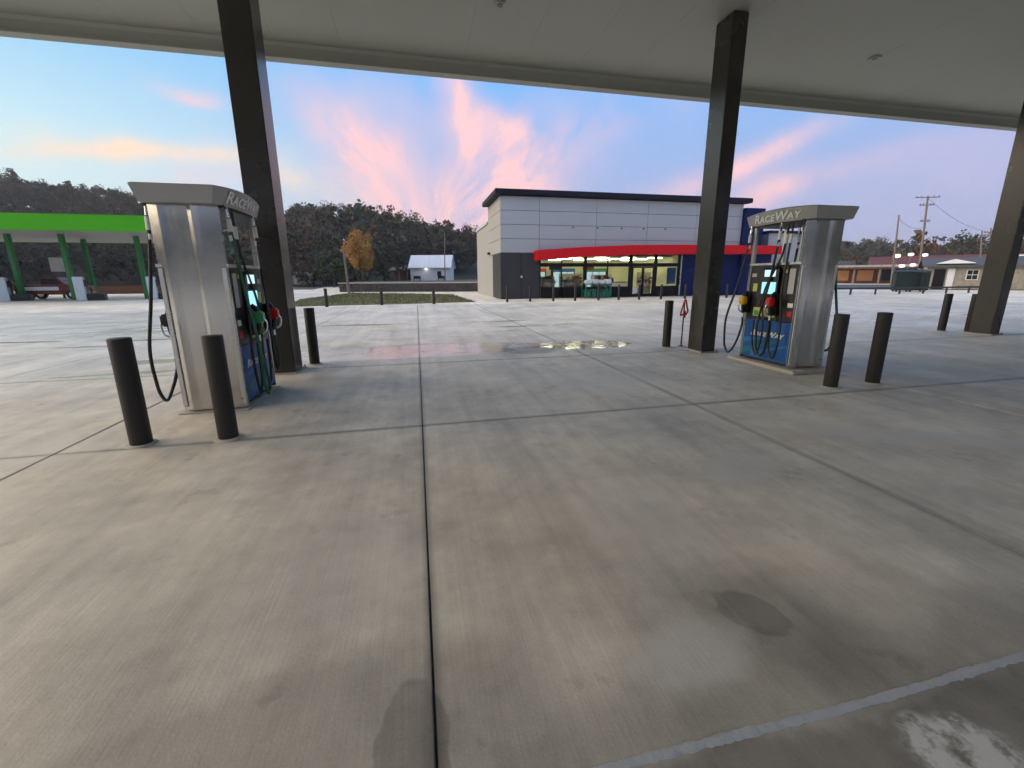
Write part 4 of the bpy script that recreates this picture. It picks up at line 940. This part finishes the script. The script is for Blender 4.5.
# maroon roofed building with white lamps
p = PD(868, 276, 92.0)
RB = rad(-54); t = thing('red_roof_building', 'long building with dull red roof and round white lamps behind the cottage', 'building', (p.x, p.y, 0), RB)
MB().box(0, 34, 0, 12, 0, 3.0).obj('wall', 'brick', t); MB().prismx([(-.8, 2.9), (6, 5.5), (12.8, 2.9)], -.5, 35).obj('roof', 'brown_roof', t)
MB().box(20, 34, -1.4, 3, 4.6, 5.0).obj('white_parapet', 'white_paint', t)
for k, (gx, gy, rr) in enumerate(((897, 256, .5), (911, 254.5, .40), (925, 255, .40), (902, 266, .40), (913, 265, .40), (925, 265.5, .44), (937, 264, .40))):
    c = PD(gx, gy, 68.0 if k < 3 else 66.0)
    lab = f'white globe lamp, {ORD[k]} in the upper row above the dumpsters' if k < 3 else f'white globe lamp, {ORD[k-3]} in the lower row above the dumpsters'
    t = thing('globe_lamp', lab, 'lamp', (c.x, c.y, 0), 0, 'white globe lamps at the right')
    MB().lathe([(.05, 0), (.04, c.z-rr*.62)], 8).obj('post', 'fixture_grey', t); MB().lathe([(rr*.2, -rr*.6), (rr*.8, -rr*.5), (rr, 0), (rr*.8, rr*.5), (rr*.2, rr*.6)], 12, (0, 0, c.z)).obj('globe', 'globe', t, smooth=True)
# white building at the right edge
p = PD(1012, 287, 50.0)
t = thing('white_shed', 'pale siding shed with white gable at the right edge', 'shed', (p.x, p.y, 0), rad(-45))
MB().box(0, 8, 0, 5, 0, 2.3).obj('wall', 'grey_siding', t); MB().prismx([(-.4, 2.2), (2.5, 3.6), (5.4, 2.2)], -.3, 8.3).obj('roof', 'slate_roof', t); MB().box(.5, 6, -.3, -.05, 1.4, 2.9).obj('sign_board', 'house_white', t)
b_ = PD(918, 283, 58); b_.z = 0; tp = PD(928, 196, 58)
pole('tall wooden utility pole with crossarms behind the dumpsters', b_, tp, .16, ((.985, 3.0, (1, -.4, 0)), (.90, 1.8, (1, -.4, 0)), (.72, 1.2, (1, -.4, 0))))
U1 = tp
b_ = PD(891, 285, 60); b_.z = 0; tp = PD(899, 215, 60)
pole('bare shorter wooden pole left of the tall utility pole', b_, tp, .13); U2 = tp
for k, (px_, yt) in enumerate(((982, 231), (991, 228))):
    b_ = PD(px_-3, 284, 70); b_.z = 0; tp = PD(px_, yt, 70)
    pole(('distant utility pole with transformer left of the far right column', 'distant utility pole half hidden by the far right column')[k], b_, tp, .14, ((.92, 2.0, (1, -.4, 0)),))
def wire(a, b_, sag, label):
    a, b_ = Vector(a), Vector(b_); pts = [a.lerp(b_, k/12)-Vector((0, 0, sag*4*(k/12)*(1-k/12))) for k in range(13)]
    tag(MB().tube(pts, .018, 5).obj('power_line', 'wire'), label, 'wire', 'wires between the poles')
wire(U2-Vector((0, 0, .4)), U1-Vector((0, 0, 4.2)), .5, 'thin wire between the shorter pole and the tall utility pole')
wire(U1-Vector((0, 0, .2)), PD(991, 232, 70), .9, 'thin wire from the tall pole top to the far right pole')

# ================================================================== HAZE
hz_ = MB().box(-3100, 3100, -3100, 3100, -4.0, 95.0).obj('haze', 'wire'); tag(hz_, 'thin evening haze softening the far wooded ridges', 'haze', kind='stuff')
hm_ = bpy.data.materials.new('haze'); hm_.use_nodes = True; hm_.node_tree.nodes.clear(); HN = NT(hm_.node_tree)
pv = HN.n('ShaderNodeVolumePrincipled'); pv.inputs['Color'].default_value = (.86, .90, .96, 1); pv.inputs['Density'].default_value = .00042; pv.inputs['Anisotropy'].default_value = .2
HN.t.links.new(pv.outputs[0], HN.n('ShaderNodeOutputMaterial').inputs['Volume'])
hz_.data.materials.clear(); hz_.data.materials.append(hm_)
